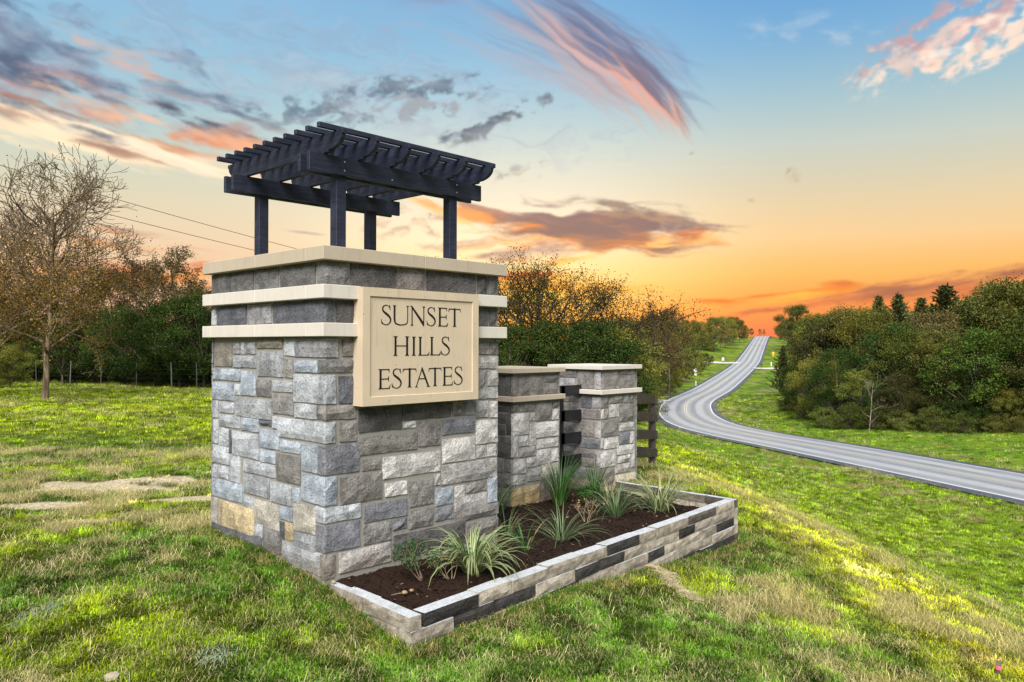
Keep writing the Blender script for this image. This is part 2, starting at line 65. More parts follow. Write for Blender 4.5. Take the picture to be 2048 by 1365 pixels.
# ------------------------------------------------------------------ sky (world)
SUN_AZ = 2.0     # degrees right of the view's heading: the glow of the sunset
def make_sky():
    W_, H_ = 4096, 2048
    lo = H_ // 2 - 40
    rows = np.arange(lo, H_)
    el = ((rows + .5) / H_ - .5) * 180
    az_w = -((np.arange(W_) + .5) / W_ - .5) * 360        # world azimuth, ccw
    A1 = ((YAW - az_w + 180) % 360) - 180                  # degrees to the right of the heading
    A, E = np.meshgrid(A1.astype(np.float32), el.astype(np.float32))
    def ramp(e, pts):
        xs = [p[0] for p in pts]
        return np.stack([np.interp(e, xs, [p[1][k] for p in pts]) for k in range(3)], -1)
    e1 = el.clip(-1, 90)
    right = [(-1, (222, 104, 78)), (.9, (243, 122, 82)), (3.0, (251, 158, 80)), (5.0, (252, 186, 102)), (7.4, (247, 206, 150)), (10.2, (226, 208, 172)), (13.8, (196, 206, 198)), (17, (160, 194, 208)), (20.5, (124, 176, 216)), (24, (100, 162, 216)), (34, (104, 158, 212)), (50, (150, 180, 214)), (90, (176, 192, 214))]
    left = [(-1, (214, 150, 130)), (2, (234, 178, 148)), (4.5, (242, 200, 162)), (7, (241, 212, 178)), (9.5, (226, 214, 184)), (12.5, (204, 212, 196)), (16, (168, 202, 214)), (20, (146, 192, 220)), (24, (138, 184, 220)), (34, (140, 178, 214)), (50, (160, 184, 214)), (90, (176, 192, 214))]
    mid = [(-1, (250, 150, 60)), (2.5, (255, 196, 96)), (5.0, (255, 228, 156)), (7.5, (254, 238, 200)), (10, (244, 232, 206)), (13, (216, 222, 210)), (16.5, (178, 206, 216)), (20, (144, 192, 222)), (24, (124, 178, 220)), (34, (120, 168, 214)), (50, (156, 182, 214)), (90, (176, 192, 214))]
    back = [(-1, (150, 150, 170)), (4, (186, 176, 190)), (10, (188, 190, 208)), (20, (176, 192, 216)), (45, (172, 192, 218)), (90, (176, 192, 214))]
    Rr, Lr, Mr, Br = (ramp(e1, p)[:, None, :] for p in (right, left, mid, back))
    wr = sst(1, 21, A)[..., None]; wl = sst(-3, -21, -(-A))[..., None] if False else (1 - sst(-22, -4, A))[..., None]
    wb = sst(50, 120, np.abs(A))[..., None]
    wm = 1 - np.clip(wr + wl, 0, 1)
    S = (Rr * wr + Lr * wl + Mr * wm)
    S = S * (1 - wb) + Br * wb
    S = (S / 255.).astype(np.float32)
    S *= (1 + .02 * (fbm(A * .05, E * .2, 5, 3) - .5))[..., None]
    def P(px, py):
        a = math.degrees(math.atan((px - 1024) / 1567)); return a, math.degrees(math.atan((692 - py) / 1567 * math.cos(rad(a))))
    K = 27.3
    def cloud(px, py, ax, ay, rot, dark, lit, op=1., k1=1.6, k2=2.6, fx=.28, fy=1.1, seed=1, litb=0., soft=.8, lw=1.0, warp=.6, oc=7):
        a0, e0 = P(px, py); ax /= K; ay /= K
        R_ = max(ax, ay) * 1.9 + 1
        ci = np.where(np.abs(A1 - a0) < R_)[0]; ri = np.where(np.abs(el - e0) < R_)[0]
        if len(ci) == 0 or len(ri) == 0: return
        sl = np.ix_(ri, ci)
        a = A[sl] - a0; e = E[sl] - e0
        c, s = math.cos(rad(rot)), math.sin(rad(rot))
        x = a * c + e * s; y = -a * s + e * c
        w1 = fbm(x * .35 + 7, y * .8 + 3, seed + 50, 3) - .5
        y2 = y + w1 * warp * ay; x2 = x + w1 * warp * 2
        d = np.sqrt((x2 / ax) ** 2 + (y2 / ay) ** 2)
        n = fbm(x2 * fx, y2 * fy, seed, oc, .6)
        m = sst(0, soft, (1 - d) * k1 * .5 + (n - .5) * k2) * sst(1.45, .9, d) * op
        n2 = fbm(x2 * fx * 1.3 + 9, y2 * fy * 1.2, seed + 9, 4)
        L_ = sst(-.55, .55, (-y2 / ay) * lw + (n2 - .5) * 2.2 + litb)
        col = np.array(dark, np.float32)[None, None] * (1 - L_[..., None]) + np.array(lit, np.float32)[None, None] * L_[..., None]
        col = col / 255. * (.93 + .16 * n2[..., None])
        S[sl] = S[sl] * (1 - m[..., None]) + col * m[..., None]
    SL = (98, 112, 138); ORG = (250, 160, 110); PK = (236, 166, 140); CRM = (255, 226, 184)
    # upper left banks
    cloud(60, 80, 290, 100, -12, (98, 114, 144), (160, 152, 168), .85, 1.7, 2.8, .16, .5, 11)
    cloud(40, 150, 200, 42, -12, (84, 98, 126), (206, 150, 138), .9, 1.5, 2.6, .2, .9, 12, -.3)
    cloud(235, 105, 120, 32, -8, (128, 134, 156), (232, 176, 158), .7, 1.4, 2.8, .3, 1.1, 13, .3)
    cloud(225, 180, 150, 22, -10, (108, 120, 146), (214, 160, 146), .8, 1.4, 2.6, .25, 1.2, 14)
    cloud(360, 185, 110, 16, -8, (112, 130, 154), (170, 160, 164), .7, 1.4, 2.6, .25, 1.2, 15)
    cloud(330, 30, 220, 40, -16, (150, 168, 194), (160, 170, 192), .4, 1.2, 2.2, .12, .5, 16)
    # main lit streak
    cloud(110, 266, 270, 40, -13, (170, 120, 104), (255, 232, 196), 1., 2.4, 2.2, .2, 1.3, 17, .35, lw=1.5)
    cloud(330, 312, 270, 30, -13, (222, 156, 120), (255, 234, 204), 1., 2.2, 2.4, .2, 1.4, 18, .5)
    cloud(60, 235, 150, 20, -12, (96, 100, 118), (206, 132, 104), .85, 1.6, 2.5, .22, 1.2, 19)
    cloud(310, 245, 200, 24, -12, (120, 112, 120), (246, 190, 156), .85, 1.6, 2.7, .28, 1.3, 20, .2)
    cloud(400, 262, 120, 26, -10, (70, 74, 92), (240, 140, 96), .95, 1.7, 2.6, .3, 1.1, 21, -.2)
    cloud(470, 285, 90, 28, -12, (190, 130, 110), (250, 186, 146), .7, 1.5, 3., .35, 1.0, 22, .3)
    cloud(455, 218, 120, 18, -12, (88, 102, 126), (150, 136, 140), .75, 1.5, 2.8, .3, 1.2, 23)
    cloud(470, 340, 140, 16, -14, (230, 180, 150), (255, 214, 170), .7, 1.4, 2.6, .25, 1.2, 24)
    # mottled clusters centre
    cloud(620, 238, 120, 32, 2, (98, 120, 140), (136, 150, 162), .8, 1.2, 3.6, .8, 1.5, 25)
    cloud(820, 196, 170, 34, 6, (92, 114, 136), (150, 158, 166), .85, 1.2, 3.8, .9, 1.7, 26)
    cloud(990, 246, 112, 20, 20, (78, 98, 118), (120, 132, 142), .95, 1.4, 3.4, .8, 1.6, 27)
    cloud(1040, 345, 60, 16, 10, (150, 160, 160), (214, 190, 170), .6, 1.2, 3.4, .8, 1.6, 28)
    cloud(700, 150, 330, 20, 2, (150, 176, 196), (200, 196, 196), .35, 1.2, 2.6, .4, 1.2, 29)
    # big feather
    cloud(820, 26, 300, 44, 4, (142, 156, 184), (166, 172, 192), .6, 1.2, 2.2, .12, .7, 30)
    cloud(1080, 55, 300, 96, -20, (112, 134, 170), (186, 170, 182), .8, 1.9, 2.2, .06, 1.7, 31, -.1, warp=.25, soft=1.2)
    cloud(1195, 115, 230, 78, -33, (106, 118, 154), (214, 168, 162), .92, 2.3, 2.1, .07, 1.9, 32, .1, warp=.25, soft=1.2)
    cloud(1296, 180, 130, 52, -48, (112, 110, 138), (232, 160, 140), .95, 2.1, 2.1, .08, 2.0, 33, .1, warp=.25, soft=1.1)
    cloud(1352, 222, 52, 24, -66, (140, 118, 130), (240, 166, 140), .8, 1.5, 2.1, .12, 2.2, 34, .2, warp=.25, soft=1.1)
    cloud(1330, 110, 90, 26, -40, (130, 160, 196), (150, 170, 196), .5, 1.1, 3.2, .25, 1.6, 35)
    # upper right puffs
    cloud(1985, 52, 190, 58, 16, (206, 168, 170), (255, 226, 206), .95, 1.7, 3.4, .8, 1.5, 36, .3)
    cloud(1830, 92, 120, 40, 22, (186, 160, 168), (250, 206, 186), .7, 1.0, 3.8, .9, 1.6, 37, .2)
    cloud(1930, 92, 120, 12, 4, (222, 186, 180), (255, 236, 220), .7, 1.2, 3., .5, 1.6, 38, .3)
    cloud(2035, 100, 60, 9, 14, (255, 226, 210), (255, 240, 226), .8, 1.4, 2.4, .3, 1.6, 39)
    cloud(1625, 60, 110, 26, -8, (176, 196, 216), (220, 214, 216), .35, 1.1, 3.2, .5, 1.3, 40)
    # sunset bank at the centre
    cloud(1170, 460, 290, 52, -4, (112, 96, 110), (240, 132, 70), 1., 2.5, 2.2, .15, 1.5, 41, -.4)
    cloud(960, 425, 160, 26, -14, (150, 118, 118), (250, 150, 84), .9, 1.6, 2.4, .25, 1.1, 42, -.05)
    cloud(1110, 503, 150, 26, 6, (140, 114, 122), (246, 150, 84), .95, 1.9, 2., .22, 1., 43, -.3)
    cloud(1370, 478, 90, 16, 6, (196, 96, 66), (255, 196, 120), .9, 1.7, 2.6, .35, 1.2, 44, .2)
    cloud(1290, 428, 110, 18, -10, (120, 110, 110), (176, 140, 118), .8, 1.4, 2.8, .4, 1.3, 45)
    cloud(830, 452, 110, 38, 0, (170, 152, 142), (226, 190, 158), .55, 1.1, 3.6, .8, 1.9, 46)
    cloud(960, 492, 110, 14, 4, (170, 140, 130), (240, 176, 120), .7, 1.3, 2.6, .3, 1.2, 47)
    cloud(1330, 494, 130, 9, 3, (255, 170, 90), (255, 214, 130), .85, 1.9, 2.2, .3, 1.5, 70, .4)
    cloud(1120, 528, 130, 7, 12, (250, 140, 70), (255, 190, 100), .8, 1.8, 2.2, .3, 1.5, 71, .4)
    cloud(880, 424, 100, 14, -22, (250, 150, 84), (255, 206, 140), .85, 1.8, 2.4, .35, 1.4, 72, .3)
    cloud(500, 120, 620, 150, -8, (150, 172, 198), (178, 184, 200), .35, 1.2, 3.2, .35, 1.6, 73)
    # left low bars
    cloud(240, 464, 110, 9, -6, (140, 130, 132), (214, 150, 110), .85, 1.6, 2., .2, 1.6, 48)
    cloud(215, 492, 110, 10, -4, (134, 130, 138), (190, 150, 126), .85, 1.6, 2., .2, 1.6, 49)
    cloud(330, 505, 200, 12, -5, (226, 150, 100), (255, 190, 120), .8, 1.5, 2.2, .2, 1.6, 50)
    cloud(620, 470, 90, 5, -5, (168, 148, 140), (190, 160, 140), .8, 1.6, 2., .2, 1.8, 51)
    cloud(180, 414, 60, 5, -3, (250, 222, 192), (255, 232, 204), .8, 1.6, 2., .2, 1.8, 52)
    cloud(300, 560, 330, 34, -2, (226, 120, 84), (255, 160, 84), .85, 1.6, 2.6, .2, 1.4, 53, .2)
    cloud(60, 540, 160, 24, -2, (236, 170, 140), (250, 190, 150), .7, 1.5, 2.4, .2, 1.4, 54)
    # glow and low bars by the sun
    cloud(1095, 575, 210, 34, 0, (255, 178, 66), (255, 150, 50), .9, 1.7, 1.4, .15, 1.2, 55)
    cloud(1075, 592, 70, 20, 0, (255, 226, 110), (255, 206, 80), .95, 2., 1., .2, 1.2, 56)
    cloud(1030, 552, 150, 9, 4, (232, 90, 66), (244, 110, 70), .8, 1.6, 2.4, .25, 1.6, 57)
    cloud(1445, 604, 80, 10, -2, (214, 96, 48), (236, 116, 50), .95, 1.9, 1.6, .2, 1.5, 58)
    cloud(1530, 592, 70, 8, 4, (222, 108, 52), (244, 130, 50), .85, 1.6, 2., .25, 1.6, 59)
    cloud(1680, 574, 66, 18, -3, (204, 104, 64), (240, 136, 60), .95, 1.9, 1.8, .25, 1.2, 60)
    cloud(1600, 590, 150, 10, 6, (240, 130, 52), (255, 186, 70), .7, 1.4, 2.6, .25, 1.6, 61)
    cloud(1910, 566, 260, 22, 8, (168, 104, 84), (230, 132, 80), .95, 1.9, 2.6, .2, 1.4, 62)
    cloud(1800, 604, 270, 16, 4, (190, 100, 76), (240, 128, 76), .85, 1.8, 2.6, .2, 1.5, 63)
    cloud(1360, 581, 40, 3, -2, (255, 206, 90), (255, 214, 100), .8, 1.8, 1.4, .3, 1.6, 64)
    cloud(1330, 640, 300, 18, 0, (244, 126, 80), (248, 132, 84), .4, 1.5, 2., .2, 1.2, 65)
    cloud(1586, 349, 13, 13, 40, (158, 146, 138), (196, 176, 150), .9, 1.6, 2.6, .8, 1.6, 66)
    cloud(1386, 306, 10, 4, 8, (168, 160, 150), (186, 172, 156), .8, 1.6, 2., .8, 1.6, 67)
    cloud(1508, 400, 10, 4, 8, (190, 170, 146), (206, 184, 156), .7, 1.6, 2., .8, 1.6, 68)
    cloud(1445, 328, 22, 3, 4, (190, 178, 160), (206, 190, 166), .6, 1.6, 2., .8, 1.6, 69)
    # the same broken cloud goes on out of the frame
    rs = random.Random(4)
    for i in range(26):
        az = rs.choice([rs.uniform(-170, -40), rs.uniform(42, 175)]); e_ = rs.uniform(8, 48)
        a0 = az
        def cl2(a0, e0, ax, ay, rot, dark, lit, op, seed):
            R_ = ax * 1.6
            dA = ((A1 - a0 + 180) % 360) - 180
            ci = np.where(np.abs(dA) < R_ / max(.3, math.cos(rad(e0))))[0]; ri = np.where(np.abs(el - e0) < R_)[0]
            sl = np.ix_(ri, ci)
            a = (dA[ci][None, :] * math.cos(rad(e0))).astype(np.float32); e = E[sl] - e0
            c, s = math.cos(rad(rot)), math.sin(rad(rot)); x = a * c + e * s; y = -a * s + e * c
            d = np.sqrt((x / ax) ** 2 + (y / ay) ** 2); n = fbm(x * .2, y * .7, seed, 4)
            m = sst(0, .6, (1 - d) * .8 + (n - .5) * 2.6) * sst(1.4, .9, d) * op
            L_ = sst(-.6, .6, -y / ay + (n - .5) * 2)
            col = (np.array(dark) * (1 - L_[..., None]) + np.array(lit) * L_[..., None]) / 255.
            S[sl] = S[sl] * (1 - m[..., None]) + col * m[..., None]
        cl2(az, e_, rs.uniform(7, 15), rs.uniform(1.2, 3), rs.uniform(-18, 18), (124, 138, 164), (214, 190, 190), .8, 80 + i)
    S = np.clip(S, 0, 1)
    lin = np.where(S <= .04045, S / 12.92, ((S + .055) / 1.055) ** 2.4).astype(np.float32)
    img = np.zeros((H_, W_, 4), np.float32); img[..., 3] = 1
    img[lo:, :, :3] = lin
    img[:lo, :, :3] = np.array([.09, .09, .06])
    im = bpy.data.images.new('sunset_sky', W_, H_, float_buffer=True, alpha=False)
    im.colorspace_settings.name = 'Linear Rec.709'
    im.pixels.foreach_set(img.ravel()); im.update()
    return im
world = bpy.data.worlds.new('World'); SC.world = world; world.use_nodes = True
nt = world.node_tree; nt.nodes.clear()
wo = nt.nodes.new('ShaderNodeOutputWorld'); add = nt.nodes.new('ShaderNodeAddShader')
b1 = nt.nodes.new('ShaderNodeBackground'); b2 = nt.nodes.new('ShaderNodeBackground')
env = nt.nodes.new('ShaderNodeTexEnvironment'); env.image = make_sky(); env.interpolation = 'Cubic'
nis = nt.nodes.new('ShaderNodeTexSky'); nis.sky_type = 'NISHITA'; nis.sun_disc = False
nis.sun_elevation = rad(2.5); nis.sun_rotation = rad(90 - (YAW - SUN_AZ)); nis.dust_density = 2.0
nt.links.new(env.outputs[0], b1.inputs[0]); b1.inputs[1].default_value = 0.665
nt.links.new(nis.outputs[0], b2.inputs[0]); b2.inputs[1].default_value = 0.006
nt.links.new(b1.outputs[0], add.inputs[0]); nt.links.new(b2.outputs[0], add.inputs[1]); nt.links.new(add.outputs[0], wo.inputs[0])
world.cycles.sampling_method = 'MANUAL'; world.cycles.sample_map_resolution = 1024
# one directional lamp, added as soft fill from high behind the camera
sd = bpy.data.lights.new('fill_sun', 'SUN'); sd.energy = 5.0; sd.angle = rad(38); sd.color = (1, .965, .91)
fill_sun = bpy.data.objects.new('fill_sun', sd); COL.objects.link(fill_sun); fill_sun.location = (-10, -20, 30)
def fill_dir(az_from_heading, elev):   # direction towards the lamp
    a = rad(YAW - az_from_heading); return Vector((math.cos(a) * math.cos(rad(elev)), math.sin(a) * math.cos(rad(elev)), math.sin(rad(elev))))
fill_sun.rotation_euler = fill_dir(-171, 43).to_track_quat('Z', 'Y').to_euler()
# ------------------------------------------------------------------ helpers
def tag(o, label=None, cat=None, group=None, kind=None):
    if label: o['label'] = label
    if cat: o['category'] = cat
    if group: o['group'] = group
    if kind: o['kind'] = kind
    return o
def empty(name, loc=(0, 0, 0), rz=0):
    o = bpy.data.objects.new(name, None); o.location = loc; o.rotation_euler = (0, 0, rz); COL.objects.link(o); return o
def link(name, me, mat=None, parent=None, loc=None):
    o = bpy.data.objects.new(name, me); COL.objects.link(o)
    if mat is not None and not me.materials: me.materials.append(mat)
    if parent is not None:
        o.parent = parent
    if loc is not None: o.location = loc
    return o
class MB:
    def __init__(s): s.v = []; s.f = []; s.uv = []
    def quad(s, a, b, c, d, uv=None):
        n = len(s.v); s.v += [a, b, c, d]; s.f.append((n, n + 1, n + 2, n + 3))
    def box(s, lo, hi):
        n = len(s.v); x0, y0, z0 = lo; x1, y1, z1 = hi
        s.v += [(x0, y0, z0), (x1, y0, z0), (x1, y1, z0), (x0, y1, z0), (x0, y0, z1), (x1, y0, z1), (x1, y1, z1), (x0, y1, z1)]
        s.f += [(n, n + 3, n + 2, n + 1), (n + 4, n + 5, n + 6, n + 7), (n, n + 1, n + 5, n + 4), (n + 1, n + 2, n + 6, n + 5), (n + 2, n + 3, n + 7, n + 6), (n + 3, n, n + 4, n + 7)]
    def obox(s, c, ax, ay, az):   # oriented box: centre + half axes
        n = len(s.v); c = Vector(c); ax, ay, az = Vector(ax), Vector(ay), Vector(az)
        for k in (-1, 1):
            for i, j in ((-1, -1), (1, -1), (1, 1), (-1, 1)): s.v.append(tuple(c + ax * i + ay * j + az * k))
        s.f += [(n, n + 3, n + 2, n + 1), (n + 4, n + 5, n + 6, n + 7), (n, n + 1, n + 5, n + 4), (n + 1, n + 2, n + 6, n + 5), (n + 2, n + 3, n + 7, n + 6), (n + 3, n, n + 4, n + 7)]
    def tube(s, pts, rs, k=6, cap=True):
        pts = [Vector(p) for p in pts]; n0 = len(s.v)
        for i, p in enumerate(pts):
            d = (pts[min(i + 1, len(pts) - 1)] - pts[max(i - 1, 0)]).normalized()
            a = d.orthogonal().normalized() if i == 0 else (pa - d * pa.dot(d)).normalized()
            pa = a; b = d.cross(a); r = rs[i] if hasattr(rs, '__len__') else rs
            for j in range(k):
                t = 2 * PI * j / k; s.v.append(tuple(p + a * math.cos(t) * r + b * math.sin(t) * r))
        for i in range(len(pts) - 1):
            for j in range(k):
                a_ = n0 + i * k + j; b_ = n0 + i * k + (j + 1) % k; s.f.append((a_, b_, b_ + k, a_ + k))
        if cap:
            s.f.append(tuple(n0 + j for j in reversed(range(k)))); m = n0 + (len(pts) - 1) * k; s.f.append(tuple(m + j for j in range(k)))
    def prism(s, poly, origin, ex, ey, ez, depth):   # polygon in (ex, ey), extruded along ez
        n = len(s.v); o = Vector(origin); ex, ey, ez = Vector(ex), Vector(ey), Vector(ez); k = len(poly)
        for d in (0, depth):
            for x, y in poly: s.v.append(tuple(o + ex * x + ey * y + ez * d))
        s.f.append(tuple(n + k + i for i in range(k))); s.f.append(tuple(n + i for i in reversed(range(k))))
        for i in range(k):
            j = (i + 1) % k; s.f.append((n + i, n + j, n + k + j, n + k + i))
    def mesh(s, name, smooth=False):
        me = bpy.data.meshes.new(name); me.from_pydata(s.v, [], s.f)
        if s.uv:
            ul = me.uv_layers.new(name='UVMap'); ul.data.foreach_set('uv', np.array(s.uv, np.float32)[[l.vertex_index for l in me.loops]].ravel())
        if smooth: me.polygons.foreach_set('use_smooth', [True] * len(me.polygons))
        me.update(); return me
    def build(s, name, mat=None, parent=None, smooth=False, bevel=0, loc=None):
        o = link(name, s.mesh(name, smooth), mat, parent, loc)
        if bevel:
            b = o.modifiers.new('bevel', 'BEVEL'); b.width = bevel; b.segments = 1; b.limit_method = 'ANGLE'
        return o
def fastmesh(name, V, F, smooth=False, cols=None):
    V = np.asarray(V, np.float32); F = np.asarray(F, np.int32); k = F.shape[1]
    me = bpy.data.meshes.new(name); me.vertices.add(len(V)); me.vertices.foreach_set('co', V.ravel())
    me.loops.add(F.size); me.loops.foreach_set('vertex_index', F.ravel())
    me.polygons.add(len(F)); me.polygons.foreach_set('loop_start', np.arange(0, F.size, k, dtype=np.int32))
    try: me.polygons.foreach_set('loop_total', np.full(len(F), k, np.int32))
    except Exception: pass
    if smooth: me.polygons.foreach_set('use_smooth', np.ones(len(F), bool))
    me.update(calc_edges=True); me.validate()
    return me
# ------------------------------------------------------------------ materials
def newmat(name):
    m = bpy.data.materials.new(name); m.use_nodes = True; t = m.node_tree; t.nodes.clear()
    out = t.nodes.new('ShaderNodeOutputMaterial'); return m, t, out
class N:
    """small helper to wire shader nodes"""
    def __init__(s, t): s.t = t
    def n(s, typ, **kw):
        x = s.t.nodes.new('ShaderNode' + typ)
        for k, v in kw.items(): setattr(x, k, v)
        return x
    def put(s, sock, v):
        if isinstance(v, bpy.types.NodeSocket): s.t.links.new(v, sock)
        elif hasattr(v, '__len__') and len(v) == 3 and sock.type == 'RGBA': sock.default_value = (*v, 1)
        else: sock.default_value = v
    def math(s, op, a, b=0, c=0, clamp=False):
        x = s.n('Math', operation=op, use_clamp=clamp); s.put(x.inputs[0], a); s.put(x.inputs[1], b)
        if op in ('MULTIPLY_ADD', 'SMOOTHSTEP'): s.put(x.inputs[2], c)
        return x.outputs[0]
    def ms(s, v, a, b, c=0., d=1.):
        x = s.n('MapRange'); x.interpolation_type = 'SMOOTHSTEP'; s.put(x.inputs[0], v)
        for i, q in enumerate((a, b, c, d)): s.put(x.inputs[i + 1], q)
        return x.outputs[0]
    def noise(s, vec, scale, det=4, rough=.55, w=None, dist=0):
        x = s.n('TexNoise')
        if w is not None: x.noise_dimensions = '4D'; s.put(x.inputs['W'], w)
        if vec is not None: s.put(x.inputs['Vector'], vec)
        s.put(x.inputs['Scale'], scale); s.put(x.inputs['Detail'], det); s.put(x.inputs['Roughness'], rough); s.put(x.inputs['Distortion'], dist)
        return x.outputs[0]
    def mix(s, f, a, b, mode='MIX'):
        x = s.n('Mix', data_type='RGBA', blend_type=mode); s.put(x.inputs[0], f); s.put(x.inputs[6], a); s.put(x.inputs[7], b); return x.outputs[2]
    def vscale(s, v, sc):
        x = s.n('Vector' + 'Math', operation='MULTIPLY'); s.put(x.inputs[0], v); x.inputs[1].default_value = sc; return x.outputs[0]
    def pos(s): return s.n('NewGeometry').outputs['Position']
    def bump(s, h, dist=.01, st=1.):
        x = s.n('Bump'); s.put(x.inputs['Height'], h); x.inputs['Distance'].default_value = dist; x.inputs['Strength'].default_value = st; return x.outputs[0]
    def bsdf(s, col, rough=.9, normal=None, spec=.3, metal=0):
        x = s.n('BsdfPrincipled'); s.put(x.inputs['Base Color'], col); s.put(x.inputs['Roughness'], rough); s.put(x.inputs['Specular IOR Level'], spec); s.put(x.inputs['Metallic'], metal)
        if normal is not None: s.t.links.new(normal, x.inputs['Normal'])
        return x.outputs[0]
M = {}
def simple(name, col, rough=.8, var=.15, scale=30, bump=0, spec=.3, metal=0, stretch=(1, 1, 1)):
    m, t, out = newmat(name); g = N(t)
    n = g.noise(g.vscale(g.pos(), stretch), scale, 4)
    c = g.mix(n, [x * (1 - var) for x in col], [min(1, x * (1 + var)) for x in col])
    nb = g.bump(n, bump) if bump else None
    t.links.new(g.bsdf(c, rough, nb, spec, metal), out.inputs[0]); M[name] = m; return m
def stone_mat(name, grain=1., bumpd=.012):
    m, t, out = newmat(name); g = N(t)
    oi = g.n('ObjectInfo'); p = g.pos(); rnd = oi.outputs['Random']
    w = g.math('MULTIPLY', rnd, 60)
    big = g.noise(p, 7, 4, .6, w); fine = g.noise(p, 55, 5, .65, w); grit = g.noise(p, 190, 3, .6, w)
    st = g.noise(g.vscale(p, (9, 9, 1.6)), 1, 4, .6, w)
    c = oi.outputs['Color']
    c = g.mix(g.ms(big, .38, .62), g.mix(1, c, (.74, .73, .74), 'MULTIPLY'), g.mix(1, c, (1.16, 1.16, 1.16), 'MULTIPLY'))
    c = g.mix(g.math('MULTIPLY', g.ms(st, .52, .7), .55), c, g.mix(1, c, (.42, .42, .45), 'MULTIPLY'))
    c = g.mix(g.math('MULTIPLY', g.ms(fine, .5, .66), .7), c, g.mix(1, c, (.42, .41, .40), 'MULTIPLY'))
    c = g.mix(g.math('MULTIPLY', g.ms(fine, .48, .32), .5), c, g.mix(1, c, (1.4, 1.4, 1.4), 'MULTIPLY'))
    ef = g.noise(p, 11, 5, .7, g.math('ADD', w, 7.))
    c = g.mix(g.math('MULTIPLY', g.ms(ef, .63, .74), .6), c, (.52, .53, .54))
    sz = g.n('SeparateXYZ'); t.links.new(p, sz.inputs[0]); zz = g.math('ADD', sz.outputs[2], g.math('MULTIPLY', g.math('SUBTRACT', g.noise(p, 5, 4, .65), .5), .35))
    c = g.mix(g.math('MULTIPLY', g.ms(zz, .12, -.3), .75), c, g.mix(1, c, (.95, .74, .45), 'MULTIPLY'))
    h = g.math('ADD', g.math('MULTIPLY', fine, 1.), g.math('ADD', g.math('MULTIPLY', grit, .35), g.math('MULTIPLY', big, 1.2)))
    t.links.new(g.bsdf(c, .92, g.bump(h, .022, 1.), .2), out.inputs[0]); M[name] = m
stone_mat('stone')
def block_mat():
    m, t, out = newmat('block'); g = N(t); oi = g.n('ObjectInfo'); p = g.pos(); w = g.math('MULTIPLY', oi.outputs['Random'], 60)
    fine = g.noise(p, 70, 5, .7, w); big = g.noise(p, 12, 4, .6, w); grit = g.noise(p, 240, 2, .6)
    c = oi.outputs['Color']
    c = g.mix(g.ms(big, .35, .65), g.mix(1, c, (.68, .66, .64), 'MULTIPLY'), g.mix(1, c, (1.2, 1.2, 1.2), 'MULTIPLY'))
    c = g.mix(g.math('MULTIPLY', g.ms(fine, .52, .7), .7), c, g.mix(1, c, (.35, .34, .33), 'MULTIPLY'))
    c = g.mix(g.math('MULTIPLY', g.ms(grit, .55, .75), .4), c, (.5, .46, .42))
    # smooth top faces: light from above is put into their grey-white
    nz = g.n('SeparateXYZ'); t.links.new(g.n('NewGeometry').outputs['True Normal'], nz.inputs[0])
    top = g.mix(g.ms(g.noise(p, 60, 4), .3, .7), (.34, .345, .35), (.50, .51, .52)); top = g.mix(g.math('MULTIPLY', g.ms(g.noise(p, 9, 4, .7, w), .5, .68), .5), top, (.22, .21, .19))
    c = g.mix(g.ms(nz.outputs[2], .6, .85), c, top)
    h = g.math('ADD', fine, g.math('MULTIPLY', big, .8))
    hs = g.math('MULTIPLY', h, g.ms(nz.outputs[2], .9, .5))
    t.links.new(g.bsdf(c, .95, g.bump(hs, .012, .9), .15), out.inputs[0]); M['block'] = m
block_mat()
simple('mortar', (.24, .225, .195), .95, .22, 60, .004)
def cast_mat(name, col):
    m, t, out = newmat(name); g = N(t); p = g.pos(); w = g.math('MULTIPLY', g.n('ObjectInfo').outputs['Random'], 30)
    a = g.noise(p, 5, 4, .6, w); b = g.noise(p, 90, 3, .7); st = g.noise(g.vscale(p, (26, 26, 2.2)), 1, 4, .65, w); pit = g.noise(p, 55, 2, .5)
    c = g.mix(a, [x * .86 for x in col], [min(.8, x * 1.1) for x in col]); c = g.mix(g.math('MULTIPLY', g.ms(b, .55, .75), .25), c, [x * .7 for x in col])
    c = g.mix(g.math('MULTIPLY', g.ms(st, .52, .72), .32), c, [x * .55 for x in col]); c = g.mix(g.ms(pit, .745, .77), c, [x * .3 for x in col])
    t.links.new(g.bsdf(c, .88, g.bump(g.math('ADD', b, g.math('MULTIPLY', g.ms(pit, .77, .74), 2.)), .0012, .8), .2), out.inputs[0]); M[name] = m
cast_mat('limestone', (.40, .335, .25)); cast_mat('limestone_light', (.53, .485, .42)); cast_mat('sign_face', (.50, .405, .285))
simple('black_paint', (.006, .004, .004), .6, .1)
simple('concrete_foot', (.30, .26, .20), .95, .3, 20, .01)
def wood_mat(name, c1, c2, rough=.6):
    m, t, out = newmat(name); g = N(t)
    tc = g.n('TexCoord').outputs['Object']; oi = g.n('ObjectInfo'); w = g.math('MULTIPLY', oi.outputs['Random'], 40)
    p = g.pos(); a = g.noise(g.vscale(p, (5, 5, 60)), 1, 5, .6, w); b = g.noise(p, 6, 3, .5, w)
    sc = g.noise(g.vscale(p, (60, 60, 8)), 1, 2, .5, w)
    c = g.mix(g.ms(a, .35, .65), c1, c2); c = g.mix(g.math('MULTIPLY', g.ms(b, .5, .7), .5), c, [x * 1.9 for x in c2])
    t.links.new(g.bsdf(c, rough, g.bump(g.math('ADD', a, g.math('MULTIPLY', sc, .5)), .004, .7), .4), out.inputs[0]); M[name] = m
wood_mat('pergola_wood', (.005, .008, .020), (.015, .018, .034))
wood_mat('fence_paint', (.030, .022, .018), (.05, .038, .032), .7)
